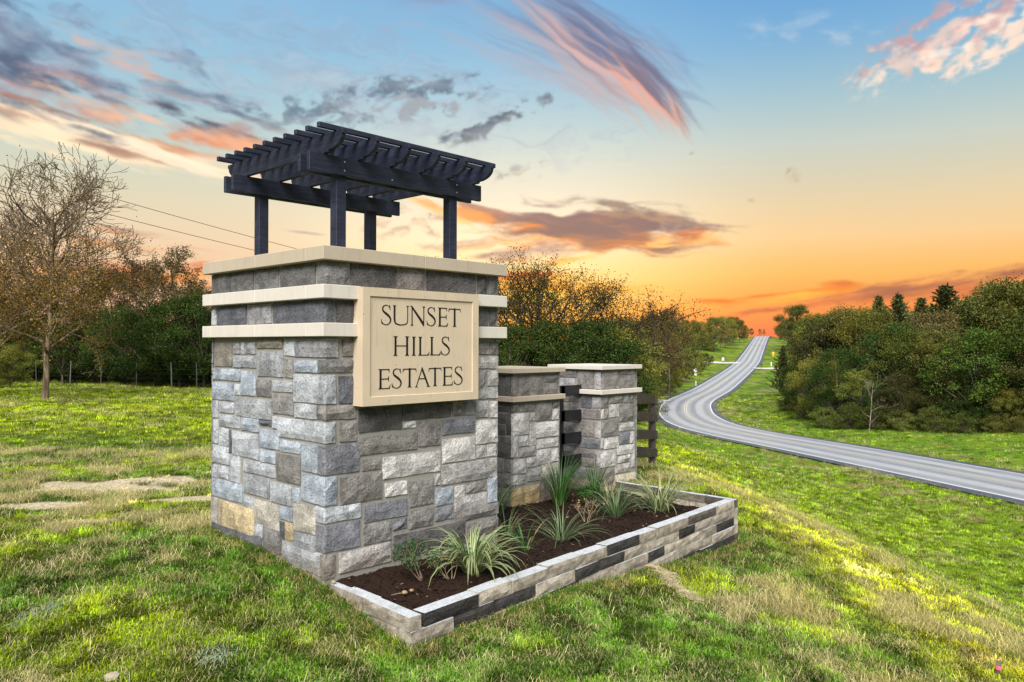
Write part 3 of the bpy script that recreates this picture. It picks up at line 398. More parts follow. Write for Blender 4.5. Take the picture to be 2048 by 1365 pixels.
wood_mat('fence_shaded', (.006, .006, .008), (.012, .011, .013), .6)  # darkened copy of the fence wood, shade between the low pillars painted in
simple('steel', (.45, .45, .45), .35, .1, 50, 0, .5, .9)
simple('galv', (.16, .155, .15), .5, .15, 20, 0, .5, .4)
simple('pole_wood', (.07, .055, .045), .9, .3, 8, .01)
simple('pole_pale', (.38, .37, .34), .8, .2, 8)
simple('wire', (.03, .03, .03), .5, .1)
simple('pale_wire', (.15, .14, .12), .5, .1)
simple('sign_back', (.55, .58, .6), .4, .08, 8, 0, .5, .3)
simple('sign_yellow', (.85, .42, .02), .5, .05)
simple('sign_white', (.8, .8, .8), .5, .05)
simple('pink_tape', (.85, .12, .25), .6, .1)
simple('post_wood', (.16, .13, .10), .9, .3, 10, .005)
simple('rock', (.32, .27, .2), .95, .25, 18, .01)
simple('dry_flower', (.32, .2, .1), .95, .3, 80, .004)
simple('twig', (.24, .17, .11), .9, .25, 40)
simple('gravel', (.46, .43, .38), .95, .3, 6, .01)
simple('netting', (.22, .28, .17), .9, .3, 60, .004)
simple('straw_roll', (.44, .37, .22), .95, .35, 70, .01)
def foliage(name, light=.30, dark=.55, bright=1.6, warm=(1.25, 1.0, .6)):
    m, t, out = newmat(name); g = N(t); oi = g.n('ObjectInfo'); geo = g.n('NewGeometry'); r = geo.outputs['Random Per Island']
    c = oi.outputs['Color']; big = g.noise(g.n('TexCoord').outputs['Object'], 5, 3, .6)
    c2 = g.mix(r, g.mix(1, c, (dark, dark, dark), 'MULTIPLY'), g.mix(1, c, (bright, bright, bright * .9), 'MULTIPLY'))
    c2 = g.mix(g.math('MULTIPLY', g.ms(big, .45, .7), .6), c2, g.mix(1, c2, warm, 'MULTIPLY'))
    d = g.n('BsdfDiffuse'); t.links.new(c2, d.inputs[0]); tr_ = g.n('BsdfTranslucent'); t.links.new(g.mix(1, c2, (1.3, 1.35, .6), 'MULTIPLY'), tr_.inputs[0])
    mx = g.n('MixShader'); mx.inputs[0].default_value = light; t.links.new(d.outputs[0], mx.inputs[1]); t.links.new(tr_.outputs[0], mx.inputs[2])
    t.links.new(mx.outputs[0], out.inputs[0]); M[name] = m
foliage('leaf', .22, .25, 2.3)
def bark_mat():
    m, t, out = newmat('bark'); g = N(t); oi = g.n('ObjectInfo'); p = g.n('TexCoord').outputs['Object']
    a = g.noise(g.vscale(p, (60, 60, 14)), 1, 4, .6); b = g.noise(p, 9, 3)
    c = oi.outputs['Color']; c = g.mix(g.ms(a, .4, .62), g.mix(1, c, (.45, .43, .42), 'MULTIPLY'), g.mix(1, c, (1.3, 1.3, 1.25), 'MULTIPLY'))
    c = g.mix(g.math('MULTIPLY', g.ms(b, .5, .65), .4), c, g.mix(1, c, (1.5, 1.4, 1.1), 'MULTIPLY'))
    t.links.new(g.bsdf(c, .95, g.bump(a, .01), .1), out.inputs[0]); M['bark'] = m
bark_mat()
def tuft_mat():
    m, t, out = newmat('grass_blade'); g = N(t)
    at = g.n('Attribute', attribute_type='INSTANCER', attribute_name='tint'); geo = g.n('NewGeometry')
    c = at.outputs['Color']; r = geo.outputs['Random Per Island']
    c = g.mix(r, g.mix(1, c, (.25, .32, .30), 'MULTIPLY'), g.mix(1, c, (1.8, 1.7, 1.3), 'MULTIPLY'))
    pr = g.math('GREATER_THAN', g.math('FRACT', g.math('MULTIPLY', r, 17.3)), .93)
    c = g.mix(g.math('MULTIPLY', pr, .7), c, (.34, .30, .16))
    d = g.n('BsdfDiffuse'); t.links.new(c, d.inputs[0]); tr_ = g.n('BsdfTranslucent'); t.links.new(g.mix(1, c, (1.2, 1.3, .5), 'MULTIPLY'), tr_.inputs[0])
    mx = g.n('MixShader'); mx.inputs[0].default_value = .32; t.links.new(d.outputs[0], mx.inputs[1]); t.links.new(tr_.outputs[0], mx.inputs[2])
    t.links.new(mx.outputs[0], out.inputs[0]); M['grass_blade'] = m
tuft_mat()
def ground_mat():
    m, t, out = newmat('ground'); g = N(t); p = g.pos()
    at = g.n('Attribute', attribute_name='cover'); gr = at.outputs['Color']
    fine = g.noise(p, 26, 4, .7); mid = g.noise(p, 3.2, 5, .62); tiny = g.noise(p, 120, 3, .6)
    c = g.mix(g.ms(fine, .35, .65), g.mix(1, gr, (.6, .62, .6), 'MULTIPLY'), g.mix(1, gr, (1.4, 1.35, 1.2), 'MULTIPLY'))
    c = g.mix(g.math('MULTIPLY', g.ms(mid, .54, .7), .5), c, (.26, .21, .10))
    c = g.mix(g.math('MULTIPLY', g.ms(mid, .46, .3), .45), c, g.mix(1, c, (.6, .75, .6), 'MULTIPLY'))
    h = g.math('ADD', g.math('MULTIPLY', mid, 3.), g.math('ADD', fine, g.math('MULTIPLY', tiny, .3)))
    t.links.new(g.bsdf(c, .95, g.bump(h, .05, .8), .1), out.inputs[0]); M['ground'] = m
ground_mat()
def road_mat():
    m, t, out = newmat('asphalt'); g = N(t); p = g.pos()
    uv = g.n('UVMap', uv_map='UVMap'); sx = g.n('SeparateXYZ'); t.links.new(uv.outputs[0], sx.inputs[0]); u = sx.outputs[0]  # metres from centre
    au = g.math('ABSOLUTE', u)
    n1 = g.noise(p, 2.0, 4, .6); ws = g.math('ADD', au, g.math('MULTIPLY', g.math('SUBTRACT', n1, .5), .35))
    def band(c, w): return g.ms(g.math('ABSOLUTE', g.math('SUBTRACT', ws, c)), w, w * .3)
    fine = g.noise(p, 160, 3, .7); mid = g.noise(p, 14, 4, .65)
    c = g.mix(g.ms(fine, .3, .7), (.20, .197, .197), (.38, .372, .368))
    pat = g.ms(g.noise(p, .35, 3, .6), .3, .7, .55, 1.15)
    c = g.mix(g.math('MULTIPLY', g.math('MULTIPLY', band(.95, .5), .5), pat), c, (.10, .10, .11))
    c = g.mix(g.math('MULTIPLY', g.math('MULTIPLY', band(2.7, .5), .45), pat), c, (.11, .11, .12))
    c = g.mix(g.math('MULTIPLY', g.math('MULTIPLY', band(1.8, .6), .6), pat), c, (.42, .40, .39))
    c = g.mix(g.math('MULTIPLY', g.ms(g.noise(p, 60, 3, .8), .58, .72), .5), c, (.52, .50, .47))
    c = g.mix(g.math('MULTIPLY', g.ms(mid, .5, .75), .3), c, (.12, .12, .13))
    c = g.mix(g.ms(au, 3.42, 3.5), c, g.mix(g.ms(fine, .35, .65), (.035, .035, .04), (.085, .085, .09)))
    t.links.new(g.bsdf(c, .5, g.bump(fine, .004, .6), .6), out.inputs[0]); M['asphalt'] = m
road_mat()
def paint_mat(name, col):
    m, t, out = newmat(name); g = N(t); n = g.noise(g.pos(), 18, 4, .7)
    t.links.new(g.bsdf(g.mix(g.ms(n, .55, .72), col, [x * .5 for x in col]), .7, None, .3), out.inputs[0]); M[name] = m
paint_mat('white_paint', (.62, .62, .61)); paint_mat('yellow_paint', (.66, .57, .38))
def mulch_mat():
    m, t, out = newmat('mulch'); g = N(t); r = g.n('NewGeometry').outputs['Random Per Island']
    n = g.noise(g.pos(), 90, 4, .7)
    c = g.mix(g.ms(n, .3, .7), (.006, .004, .003), (.032, .018, .012))
    c = g.mix(g.math('GREATER_THAN', r, .965), c, (.34, .24, .16))
    c = g.mix(g.math('MULTIPLY', r, .3), c, (.045, .022, .013))
    t.links.new(g.bsdf(c, .95, g.bump(n, .01), .1), out.inputs[0]); M['mulch'] = m
mulch_mat()
def blade_mat(name, green, cream, k, translu=.3):
    m, t, out = newmat(name); g = N(t); uv = g.n('UVMap', uv_map='UVMap'); sx = g.n('SeparateXYZ'); t.links.new(uv.outputs[0], sx.inputs[0]); u = sx.outputs[0]; v = sx.outputs[1]
    r = g.n('NewGeometry').outputs['Random Per Island']; oi = g.n('ObjectInfo').outputs['Random']
    e = g.math('ABSOLUTE', g.math('SUBTRACT', u, .5))
    st = g.math('SINE', g.math('MULTIPLY', u, 34))
    f = g.math('ADD', g.ms(e, .24, .32), g.math('MULTIPLY', g.ms(st, .5, .9), .35), clamp=True)
    c = g.mix(g.math('MULTIPLY', f, k), green, cream)
    c = g.mix(g.math('MULTIPLY', g.ms(v, .82, 1.), .7), c, (.40, .33, .15))
    c = g.mix(g.math('MULTIPLY', oi, .35), c, g.mix(1, c, (.55, .65, .4), 'MULTIPLY'))
    d = g.bsdf(c, .45, None, .4); tr_ = g.n('BsdfTranslucent'); t.links.new(c, tr_.inputs[0])
    mx = g.n('MixShader'); mx.inputs[0].default_value = translu; t.links.new(d, mx.inputs[1]); t.links.new(tr_.outputs[0], mx.inputs[2]); t.links.new(mx.outputs[0], out.inputs[0]); M[name] = m
blade_mat('striped_blade', (.04, .13, .04), (.52, .54, .26), 1.)
blade_mat('green_blade', (.03, .12, .018), (.10, .22, .05), .5)
blade_mat('pale_blade', (.045, .11, .035), (.22, .28, .13), .9)
blade_mat('dry_blade', (.40, .30, .16), (.48, .38, .2), .6)
# ------------------------------------------------------------------ road centreline and terrain height
def catmull(q, step=2.0):
    q = np.array(q, float); Q = np.vstack([2 * q[0] - q[1], q, 2 * q[-1] - q[-2]]); out = []
    for i in range(1, len(Q) - 2):
        a, b, c, d = Q[i - 1:i + 3]; n = max(2, int(np.linalg.norm(c - b) / step))
        for t in np.linspace(0, 1, n, endpoint=False):
            out.append(.5 * ((2 * b) + (-a + c) * t + (2 * a - 5 * b + 4 * c - d) * t * t + (-a + 3 * b - 3 * c + d) * t ** 3))
    out.append(q[-1]); return np.array(out)
RC = catmull(ROAD)
HWID = 3.35
CT = np.array(CTRL)
rp = RC[::8]; tg = np.gradient(rp[:, :2], axis=0); tg /= np.linalg.norm(tg, axis=1)[:, None]; nr = np.column_stack([-tg[:, 1], tg[:, 0]])
CT = np.vstack([CT, rp - [0, 0, .12]] + [np.column_stack([rp[:, :2] + nr * o, rp[:, 2] + dz]) for o, dz in ((6.5, -.35), (-6.5, -.35))])
def rk(d2): return np.sqrt(d2 + 1.2)
_D = ((CT[:, None, :2] - CT[None, :, :2]) ** 2).sum(-1)
_A = np.zeros((len(CT) + 3,) * 2); _A[:-3, :-3] = rk(_D) - 0; _A[:-3, -3] = 1; _A[:-3, -2:] = CT[:, :2] / 100; _A[-3, :-3] = 1; _A[-2:, :-3] = CT[:, :2].T / 100
_A[:len(CT), :len(CT)] -= np.eye(len(CT)) * .02
_w = np.linalg.solve(_A, np.append(CT[:, 2], [0, 0, 0]))
def road_near(x, y):
    """distance to the centreline, road height there"""
    d = np.full(x.shape, 1e9); z = np.zeros(x.shape)
    pts = RC
    for s in range(0, len(x), 20000):
        X = x[s:s + 20000, None]; Y = y[s:s + 20000, None]
        D = (X - pts[None, :, 0]) ** 2 + (Y - pts[None, :, 1]) ** 2
        k = D.argmin(1); d[s:s + 20000] = np.sqrt(D[np.arange(len(k)), k]); z[s:s + 20000] = pts[k, 2]
    return d, z
BED = [(.06, -.96), (5.3, -.61), (5.3, 1.7), (1.9, 1.7), (1.9, .1), (.1, .1)]
def inpoly(x, y, poly):
    c = np.zeros(x.shape, bool); j = len(poly) - 1
    for i in range(len(poly)):
        xi, yi = poly[i]; xj, yj = poly[j]
        k = ((yi > y) != (yj > y)) & (x < (xj - xi) * (y - yi) / (yj - yi + 1e-12) + xi); c ^= k; j = i
    return c
def terrain(x, y):
    x = np.atleast_1d(np.asarray(x, float)); y = np.atleast_1d(np.asarray(y, float)); z = np.zeros(x.shape)
    for s in range(0, len(x), 20000):
        X = x[s:s + 20000]; Y = y[s:s + 20000]
        D = (X[:, None] - CT[None, :, 0]) ** 2 + (Y[:, None] - CT[None, :, 1]) ** 2
        z[s:s + 20000] = rk(D) @ _w[:-3] + _w[-3] + (X * _w[-2] + Y * _w[-1]) / 100
    r = np.hypot(x - C0[0], y - C0[1])
    z += (fbm(x * 1.1, y * 1.1, 3, 3) - .5) * .07 * sst(3, 7, r) + (fbm(x * .12, y * .12, 9, 3) - .5) * np.minimum(.9, r * .006)
    d, rz = road_near(x, y)
    k = sst(4.3, 8.5, d)
    z = (rz - .13) * (1 - k) + z * k
    b = inpoly(x, y, BED); z[b] = np.minimum(z[b], -.55)
    return z
def tz(x, y): return float(terrain(np.array([x]), np.array([y]))[0])
def uv_of(x, y): dx = x - C0[0]; dy = y - C0[1]; return dx * RH[0] + dy * RH[1], dx * FH[0] + dy * FH[1]
def xy_of(u, v): return C0[0] + RH[0] * u + FH[0] * v, C0[1] + RH[1] * u + FH[1] * v
SAND = [(.28, 5.31, 1.15, .30), (1.05, 5.15, .8, .22), (-.54, 4.71, .8, .22), (.72, 3.75, .75, .22), (-.52, 3.38, .65, .16), (2.0, 5.0, .6, .16), (-.2, 4.3, .6, .12)]
def cover(x, y):
    """colour of the ground cover, greenness, sand"""
    u, v = uv_of(x, y)
    n1 = fbm(u * .35, v * .8, 21, 4); n2 = fbm(x * 2.6, y * 2.6, 31, 4); n3 = fbm(x * .6, y * .6, 41, 3)
    bias = np.zeros(x.shape)
    bias += -.20 * (1 - sst(4.1, 5.1, v)) + .16 * sst(9.5, 16, v) * (1 - sst(2, 5, u))
    bias += -.04 * sst(8.2, 6.8, v) * sst(-.2, 1.6, u) * (1 - sst(3.2, 3.8, u)) * (n3 > .4)
    bias += -.25 * sst(14, 9, v) * sst(7.5, 9, v) * (u < -1.5) * .6
    g = np.clip(.93 + (n1 - .5) * 1.5 + (n2 - .5) * 2.2 + bias, 0, 1)
    # lush edge along the stonework
    dpl = np.maximum(np.maximum(.0 - x, x - 5.3), np.maximum(-1.0 - y, y - 1.7)); g = np.where((dpl < .35) & (v > 4.3), np.maximum(g, .8 - dpl), g)
    wob = (fbm(v * .5, u * .5, 61, 3) - .5) * .5; uw = u + wob
    lime = sst(2.8, 3.5, uw) * (1 - sst(4.3, 5.2, uw)) * (1 - sst(16, 24, v)) * sst(3.8, 4.6, v)  # backlit glow of the bank grass, put into a lime stripe
    base_g = np.array([.145, .205, .010]); lush = np.array([.058, .120, .014]); backlit_c = np.array([.33, .35, .014]); straw = np.array([.22, .185, .085]); olive = np.array([.15, .135, .025])
    t = n3[..., None]
    gc = base_g * (1 - sst(.45, .6, t)) + lush * sst(.45, .6, t)
    far = sst(9, 20, v)[..., None] * (1 - sst(30, 60, v))[..., None]
    gc = gc * (1 - .6 * far) + np.array([.23, .29, .010]) * .6 * far
    gc = gc * (1 - lime[..., None] * .8) + backlit_c * lime[..., None] * .8
    verge = (sst(8, 16, u) * (1 - sst(70, 110, v)))[..., None]
    gc = gc * (1 - .55 * verge) + np.array([.105, .20, .012]) * .55 * verge
    sc = straw * (1 - .8 * verge) + olive * .8 * verge
    band = np.exp(-((uw - 3.52) / .17) ** 2) * .6 + np.exp(-((uw - 4.5) / .25) ** 2) * .45; band = band * (v < 22) * (v > 4) * sst(.3, .5, n2 + .12)
    g = np.clip(g - band * .75, 0, 1)
    dr, _ = road_near(x, y) if x.size < 400000 else (np.full(x.shape, 99.), 0)
    g = np.clip(g + .12 * verge[..., 0] - .4 * (1 - sst(5.5, 10, dr)) * (v < 110), 0, 1)
    gg = sst(.2, .6, g)[..., None]
    c = sc * (1 - gg) + gc * gg
    s = np.full(x.shape, -9.)
    for sx_, sy_, a, b in SAND:
        uu, vv = uv_of(np.array([sx_]), np.array([sy_])); s = np.maximum(s, 1 - np.sqrt(((u - uu[0]) / (a * .95)) ** 2 + ((v - vv[0]) / (b * 1.3)) ** 2))
    s = sst(-.02, .3, s + (n2 - .5) * 1.3 * (s > -.6)) * sst(-.45, 0, s)
    # bare shoulder of the bank
    s2 = sst(.62, .74, n2) * sst(3.2, 3.7, u) * (1 - sst(4.4, 5.2, u)) * (v < 20)
    s = np.maximum(s, s2 * .6)
    c = c * (1 - s[..., None]) + np.array([.50, .41, .29]) * s[..., None]
    return c, g, s
def make_ground():
    fr = np.concatenate([np.arange(-180, -44, 2.0), np.arange(-44, 44, .3), np.arange(44, 180, 2.0)])
    rr = [.0, .5, 1., 1.6, 2.2]; r = 2.8
    while r < 3200: rr.append(r); r *= 1.0125 if r < 30 else (1.016 if r < 420 else 1.12)
    rr = np.array(rr); A, R_ = np.meshgrid(np.radians(fr), rr)
    x, y = xy_of((R_ * np.sin(A)).ravel(), (R_ * np.cos(A)).ravel()); z = terrain(x, y)
    na, nr_ = len(fr), len(rr)
    i = np.arange(nr_ - 1)[:, None] * na; j = np.arange(na)[None, :]; j2 = (j + 1) % na
    F = np.stack([i + j, i + j2, i + na + j2, i + na + j], -1).reshape(-1, 4)[:, ::-1]
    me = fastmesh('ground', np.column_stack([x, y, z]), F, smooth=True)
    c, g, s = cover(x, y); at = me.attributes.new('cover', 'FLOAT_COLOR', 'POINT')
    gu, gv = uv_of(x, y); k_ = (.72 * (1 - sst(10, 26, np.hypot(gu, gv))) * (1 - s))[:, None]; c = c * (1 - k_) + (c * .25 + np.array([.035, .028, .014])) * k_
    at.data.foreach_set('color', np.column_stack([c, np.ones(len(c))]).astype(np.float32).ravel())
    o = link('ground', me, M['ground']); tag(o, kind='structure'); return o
make_ground()
def ribbon(name, mat, offs, dz, kind='structure', rng=None):
    P = RC if rng is None else RC[rng[0]:rng[1]]
    d = np.gradient(P[:, :2], axis=0); d /= np.linalg.norm(d, axis=1)[:, None]; n = np.column_stack([-d[:, 1], d[:, 0]])
    V = np.concatenate([np.column_stack([P[:, :2] + n * o, P[:, 2] + dz - abs(o) * .012]) for o in offs]); m = len(P); F = []
    for k in range(len(offs) - 1):
        a = np.arange(m - 1) + k * m; F.append(np.stack([a, a + 1, a + 1 + m, a + m], -1)[:, ::-1])
    F = np.concatenate(F)[:, ::-1] if offs[0] > offs[-1] else np.concatenate(F)[:, :]
    me = fastmesh(name, V, F)
    uvl = me.uv_layers.new(name='UVMap'); li = np.zeros(len(me.loops), np.int32); me.loops.foreach_get('vertex_index', li)
    uvv = np.column_stack([np.repeat(np.array(offs), m), np.tile(np.arange(m) * 2., len(offs))]); uvl.data.foreach_set('uv', uvv[li].astype(np.float32).ravel())
    me.update(); o = link(name, me, mat); tag(o, kind=kind); return o
rb = ribbon('road', M['asphalt'], [-4.25, -3.4, -2, 0, 2, 3.4, 4.25], 0.0)
for o_ in (-HWID, HWID): p_ = ribbon('edge_line', M['white_paint'], [o_ - .065, o_ + .065], .014); p_.parent = rb
for o_ in (-.13, .13): p_ = ribbon('centre_line', M['yellow_paint'], [o_ - .038, o_ + .038], .014); p_.parent = rb
def strip(name, mat, p0, p1, w0, w1, dz=.05, n=14):
    V = []; F = []
    p0, p1 = np.array(p0), np.array(p1); d = p1 - p0; q = np.array([-d[1], d[0]]) / np.linalg.norm(d)
    for i in range(n + 1):
        t = i / n; c = p0 + d * t; w = w0 + (w1 - w0) * t
        for s_ in (-1, -.33, .33, 1): e = c + q * w * s_; V.append((e[0], e[1], tz(*e) + dz))
    for i in range(n):
        for j in range(3): a = i * 4 + j; F.append((a, a + 1, a + 5, a + 4))
    me = fastmesh(name, V, F); o = link(name, me, mat); tag(o, kind='structure')
strip('driveway', M['gravel'], xy_of(69, 238), xy_of(52, 246), 3.6, 2.6, .14)
strip('driveway', M['gravel'], xy_of(65.5, 212), xy_of(80, 214), 2.6, 2.4, .14)
strip('driveway', M['gravel'], xy_of(22.6, 117), xy_of(15, 122), 4, 3, .14)
# ------------------------------------------------------------------ stonework
TONE0 = dict(w=(.365, .38, .395), bl=(.315, .35, .39), m=(.28, .275, .28), g=(.28, .287, .296), g2=(.22, .212, .205), b=(.265, .24, .20), br=(.245, .232, .215), br2=(.245, .228, .208), bd=(.215, .217, .235), dg=(.105, .10, .097), d=(.12, .125, .14), y=(.42, .34, .20), y2=(.37, .345, .29), g3=(.15, .145, .14), ww=(.45, .43, .405), gw=(.335, .32, .305), gw2=(.235, .215, .20))  # blue-white of w and bl puts sky light into the left face's colour
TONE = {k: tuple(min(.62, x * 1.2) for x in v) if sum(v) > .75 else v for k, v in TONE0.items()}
def stone_mesh(path, z0, z1, seed, dep=.03, amp=.016):
    """path: list of (x, y, nx, ny) in plan; a rock-faced block with pinched edges"""
    rs = random.Random(seed); n = len(path); h = z1 - z0; m = max(2, min(4, round(h / .06))) + 1
    V = []; F = []
    base = rs.uniform(.003, .010); tilt = rs.uniform(-.006, .006)
    for j in range(m):
        tj = j / (m - 1)
        for i, (x, y, nx, ny) in enumerate(path):
            ti = i / (n - 1); edge = i in (0, n - 1) or j in (0, m - 1)
            if edge: dd = rs.uniform(-.005, .001); jz = rs.uniform(-.003, .003); jx = rs.uniform(-.003, .003)
            else: dd = base + rs.uniform(-.2, 1) * amp * .6 + tilt * (tj - .5); jz = rs.uniform(-.14, .14) * h / (m - 1); jx = rs.uniform(-.008, .008)
            V.append((x + nx * dd - ny * jx, y + ny * dd + nx * jx, z0 + h * tj + jz))
    for j in range(m - 1):
        for i in range(n - 1): a = j * n + i; F.append((a, a + 1, a + n + 1, a + n))
    per = [i for i in range(n)] + [n - 1 + j * n for j in range(1, m)] + [(m - 1) * n + i for i in range(n - 2, -1, -1)] + [j * n for j in range(m - 2, 0, -1)]
    k0 = len(V)
    for q in per:
        i = q % n; x, y, nx, ny = path[i]; vx, vy, vz = V[q]; V.append((vx - nx * dep, vy - ny * dep, vz))
    for a in range(len(per)):
        b = (a + 1) % len(per); F.append((per[b], per[a], k0 + a, k0 + b))
    return V, F
def seg(p0, p1, nrm, n): return [(p0[0] + (p1[0] - p0[0]) * i / n, p0[1] + (p1[1] - p0[1]) * i / n, *nrm) for i in range(n + 1)]
_sid = [0]
def stone(parent, path, z0, z1, tone, name='stone', matn='stone', amp=.016):
    _sid[0] += 1; g = .0035
    V, F = stone_mesh(path, z0 + g, z1 - g, _sid[0], amp=amp)
    me = bpy.data.meshes.new(name); me.from_pydata(V, [], F); me.update()
    o = link(name, me, M[matn], parent); c = TONE[tone] if isinstance(tone, str) else tone; r = random.Random(_sid[0] * 7).uniform(.9, 1.12)
    o.color = (c[0] * r, c[1] * r, c[2] * r, 1); return o
def face_stones(parent, rows, axis, val, ztop=None):
    """axis 0: face on x = val looking to -x, rows give y; axis 1: face on y = val looking to -y"""
    g = .0035
    for a, b, z0, z1, t in rows:
        a += g; b -= g
        if b - a < .015: continue
        n = max(2, min(5, round((b - a) / .06)))
        if axis == 0: path = seg((val, b), (val, a), (-1, 0), n)
        else: path = seg((a, val), (b, val), (0, -1), n)
        stone(parent, path, z0, z1, t)
def ashlar(w, z0, z1, seed):
    """random broken coursing for the faces the picture shows nothing of"""
    rs = random.Random(seed); rows = []; z = z0
    while z < z1 - .04:
        h = min(rs.choice([.1, .14, .2]), z1 - z)
        if z1 - z - h < .06: h = z1 - z
        x = 0
        while x < w - .02:
            l = min(rs.uniform(.15, .42), w - x)
            if w - x - l < .1: l = w - x
            if h > .17 and rs.random() < .5: rows += [(x, x + l, z, z + h / 2), (x, x + l, z + h / 2, z + h)]
            else: rows.append((x, x + l, z, z + h))
            x += l
        z += h
    return rows
def rear_faces(parent, x0, x1, y0, y1, zr, seed):
    """the two faces turned away from the road corner, joined"""
    V = []; F = []
    for side in (0, 1):
        w = (y1 - y0) if side == 0 else (x1 - x0)
        for k, (za, zb) in enumerate(zr):
            for a, b, p, q in ashlar(w, za, zb, seed + side * 5 + k):
                a += .0035; b -= .0035; n = max(2, min(4, round((b - a) / .08)))
                path = seg((x1, y0 + a), (x1, y0 + b), (1, 0), n) if side == 0 else seg((x1 - a, y1), (x1 - b, y1), (0, 1), n)
                v, f = stone_mesh(path, p + .0035, q - .0035, seed * 31 + len(V)); k0 = len(V); V += v; F += [tuple(i + k0 for i in ff) for ff in f]
    me = bpy.data.meshes.new('rear_stonework'); me.from_pydata(V, [], F); o = link('rear_stonework', me, M['stone'], parent); o.color = (.27, .265, .26, 1); o['kind'] = 'stuff'; return o
# ---- the big sign pillar: x 0.06..1.92, y 0.06..1.91
S0 = .06; X1, Y1 = 1.925, 1.91
pil = empty('sign_pillar', (0, 0, 0)); tag(pil, 'large grey stone pillar carrying the cream name panel', 'pillar')
c = MB(); c.box((S0 + .012, S0 + .012, -.75), (X1 - .012, Y1 - .012, 2.3)); c.build('mortar_core', M['mortar'], pil)
WARM = dict(w='ww', g='gw', g2='gw2')  # warmer, paler copies of the tones, without the painted blue sky light
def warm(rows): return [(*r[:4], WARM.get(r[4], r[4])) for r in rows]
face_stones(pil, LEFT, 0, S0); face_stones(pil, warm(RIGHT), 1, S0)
for yl, xr, z0, z1, t in QUOIN:
    nl = max(1, min(4, round((yl - S0) / .06))); nr2 = max(1, min(4, round((xr - S0) / .06))); g = .0035
    path = [(S0, yl - g - (yl - g - S0 - .008) * i / nl, -1, 0) for i in range(nl + 1)]
    path += [(S0 + .003, S0 + .003, -.7, -.7)] + [(S0 + .008 + (xr - g - S0 - .008) * i / nr2, S0, 0, -1) for i in range(nr2 + 1)]
    stone(pil, path, z0, z1, t, amp=.012)
# foot course running into the grass
for a, b, t in ((.075, .5, 'g2'), (.5, 1.0, 'g'), (1.0, 1.45, 'd'), (1.45, 1.9, 'd')): stone(pil, seg((S0, b - .004), (S0, a), (-1, 0), 4), -.42 + a * .12, -.155 + a * .11 - .02, t)
for a, b in ((.07, .7), (.7, 1.35), (1.35, 1.92)): stone(pil, seg((a, S0), (b - .006, S0), (0, -1), 5), -.45, -.2, 'br2')
rear_faces(pil, S0, X1, S0, Y1, [(-.3, 1.715), (1.828, 2.0), (2.115, 2.29)], 5)
JY = JOINT_Y; JX = JOINT_X; WX, WY = 1.983, 1.967; e = .0018
def blk(name, lo, hi, mat, parent, bev=.004): m_ = MB(); m_.box(lo, hi); return m_.build(name, M[mat], parent, bevel=bev)
zt, zb = 2.4, 2.2945
blk('cap_stone', (0, 0, zb), (JX[0] - e, JY[0] - e, zt), 'limestone', pil)
blk('cap_stone', (0, JY[0] + e, zb), (.32, JY[1] - e, zt), 'limestone', pil)
blk('cap_stone', (0, JY[1] + e, zb), (.32, JY[2] - e, zt), 'limestone', pil)
blk('cap_stone', (0, JY[2] + e, zb), (WX, WY, zt), 'limestone', pil)
blk('cap_stone', (JX[0] + e, 0, zb), (WX, JY[2] - e, zt), 'limestone', pil)
blk('cap_stone', (.32 + e, JY[0] + e, zb), (JX[0] - e, JY[2] - e, zt - .003), 'limestone', pil)
for zb, zt in ((2.006, 2.110), (1.7185, 1.822)):
    ml = 'limestone_light'
    blk('band_stone', (0, 0, zb), (JX[1] - e, JY[0] - e, zt), ml, pil)
    blk('band_stone', (0, JY[0] + e, zb), (.3, JY[1] - e, zt), ml, pil)
    blk('band_stone', (0, JY[1] + e, zb), (.3, JY[2] - e, zt), ml, pil)
    blk('band_stone', (0, JY[2] + e, zb), (1.0, WY, zt), ml, pil)
    blk('band_stone', (1.0 + 2 * e, JY[2] + e, zb), (WX, WY, zt), ml, pil)
    blk('band_stone', (JX[2] + e, 0, zb), (WX, JY[2] - e, zt), ml, pil)
# name panel
sx0, sx1, sz0, sz1 = .315, 1.552, 1.182, 2.103; yf = -.062; bw = .068
pn = MB(); pn.box((sx0 + bw - .01, -.05, sz0 + bw - .01), (sx1 - bw + .01, .07, sz1 - bw + .01)); panel = pn.build('name_panel', M['sign_face'], pil)
fr = MB()
o_ = [(sx0, sz0), (sx1, sz0), (sx1, sz1), (sx0, sz1)]; i_ = [(sx0 + bw, sz0 + bw), (sx1 - bw, sz0 + bw), (sx1 - bw, sz1 - bw), (sx0 + bw, sz1 - bw)]
for k in range(4):
    a, b, c2, d2 = o_[k], o_[(k + 1) % 4], i_[(k + 1) % 4], i_[k]
    fr.quad((a[0], yf, a[1]), (b[0], yf, b[1]), (c2[0], yf, c2[1]), (d2[0], yf, d2[1]))
    fr.quad((a[0], .07, a[1]), (b[0], .07, b[1]), (b[0], yf, b[1]), (a[0], yf, a[1]))
    fr.quad((d2[0], yf, d2[1]), (c2[0], yf, c2[1]), (c2[0] + (.004 if c2[0] < 1 else -.004), -.0497, c2[1] + (.004 if c2[1] < 1.6 else -.004)), (d2[0] + (.004 if d2[0] < 1 else -.004), -.0497, d2[1] + (.004 if d2[1] < 1.6 else -.004)))
fr.build('panel_frame', M['sign_face'], pil)
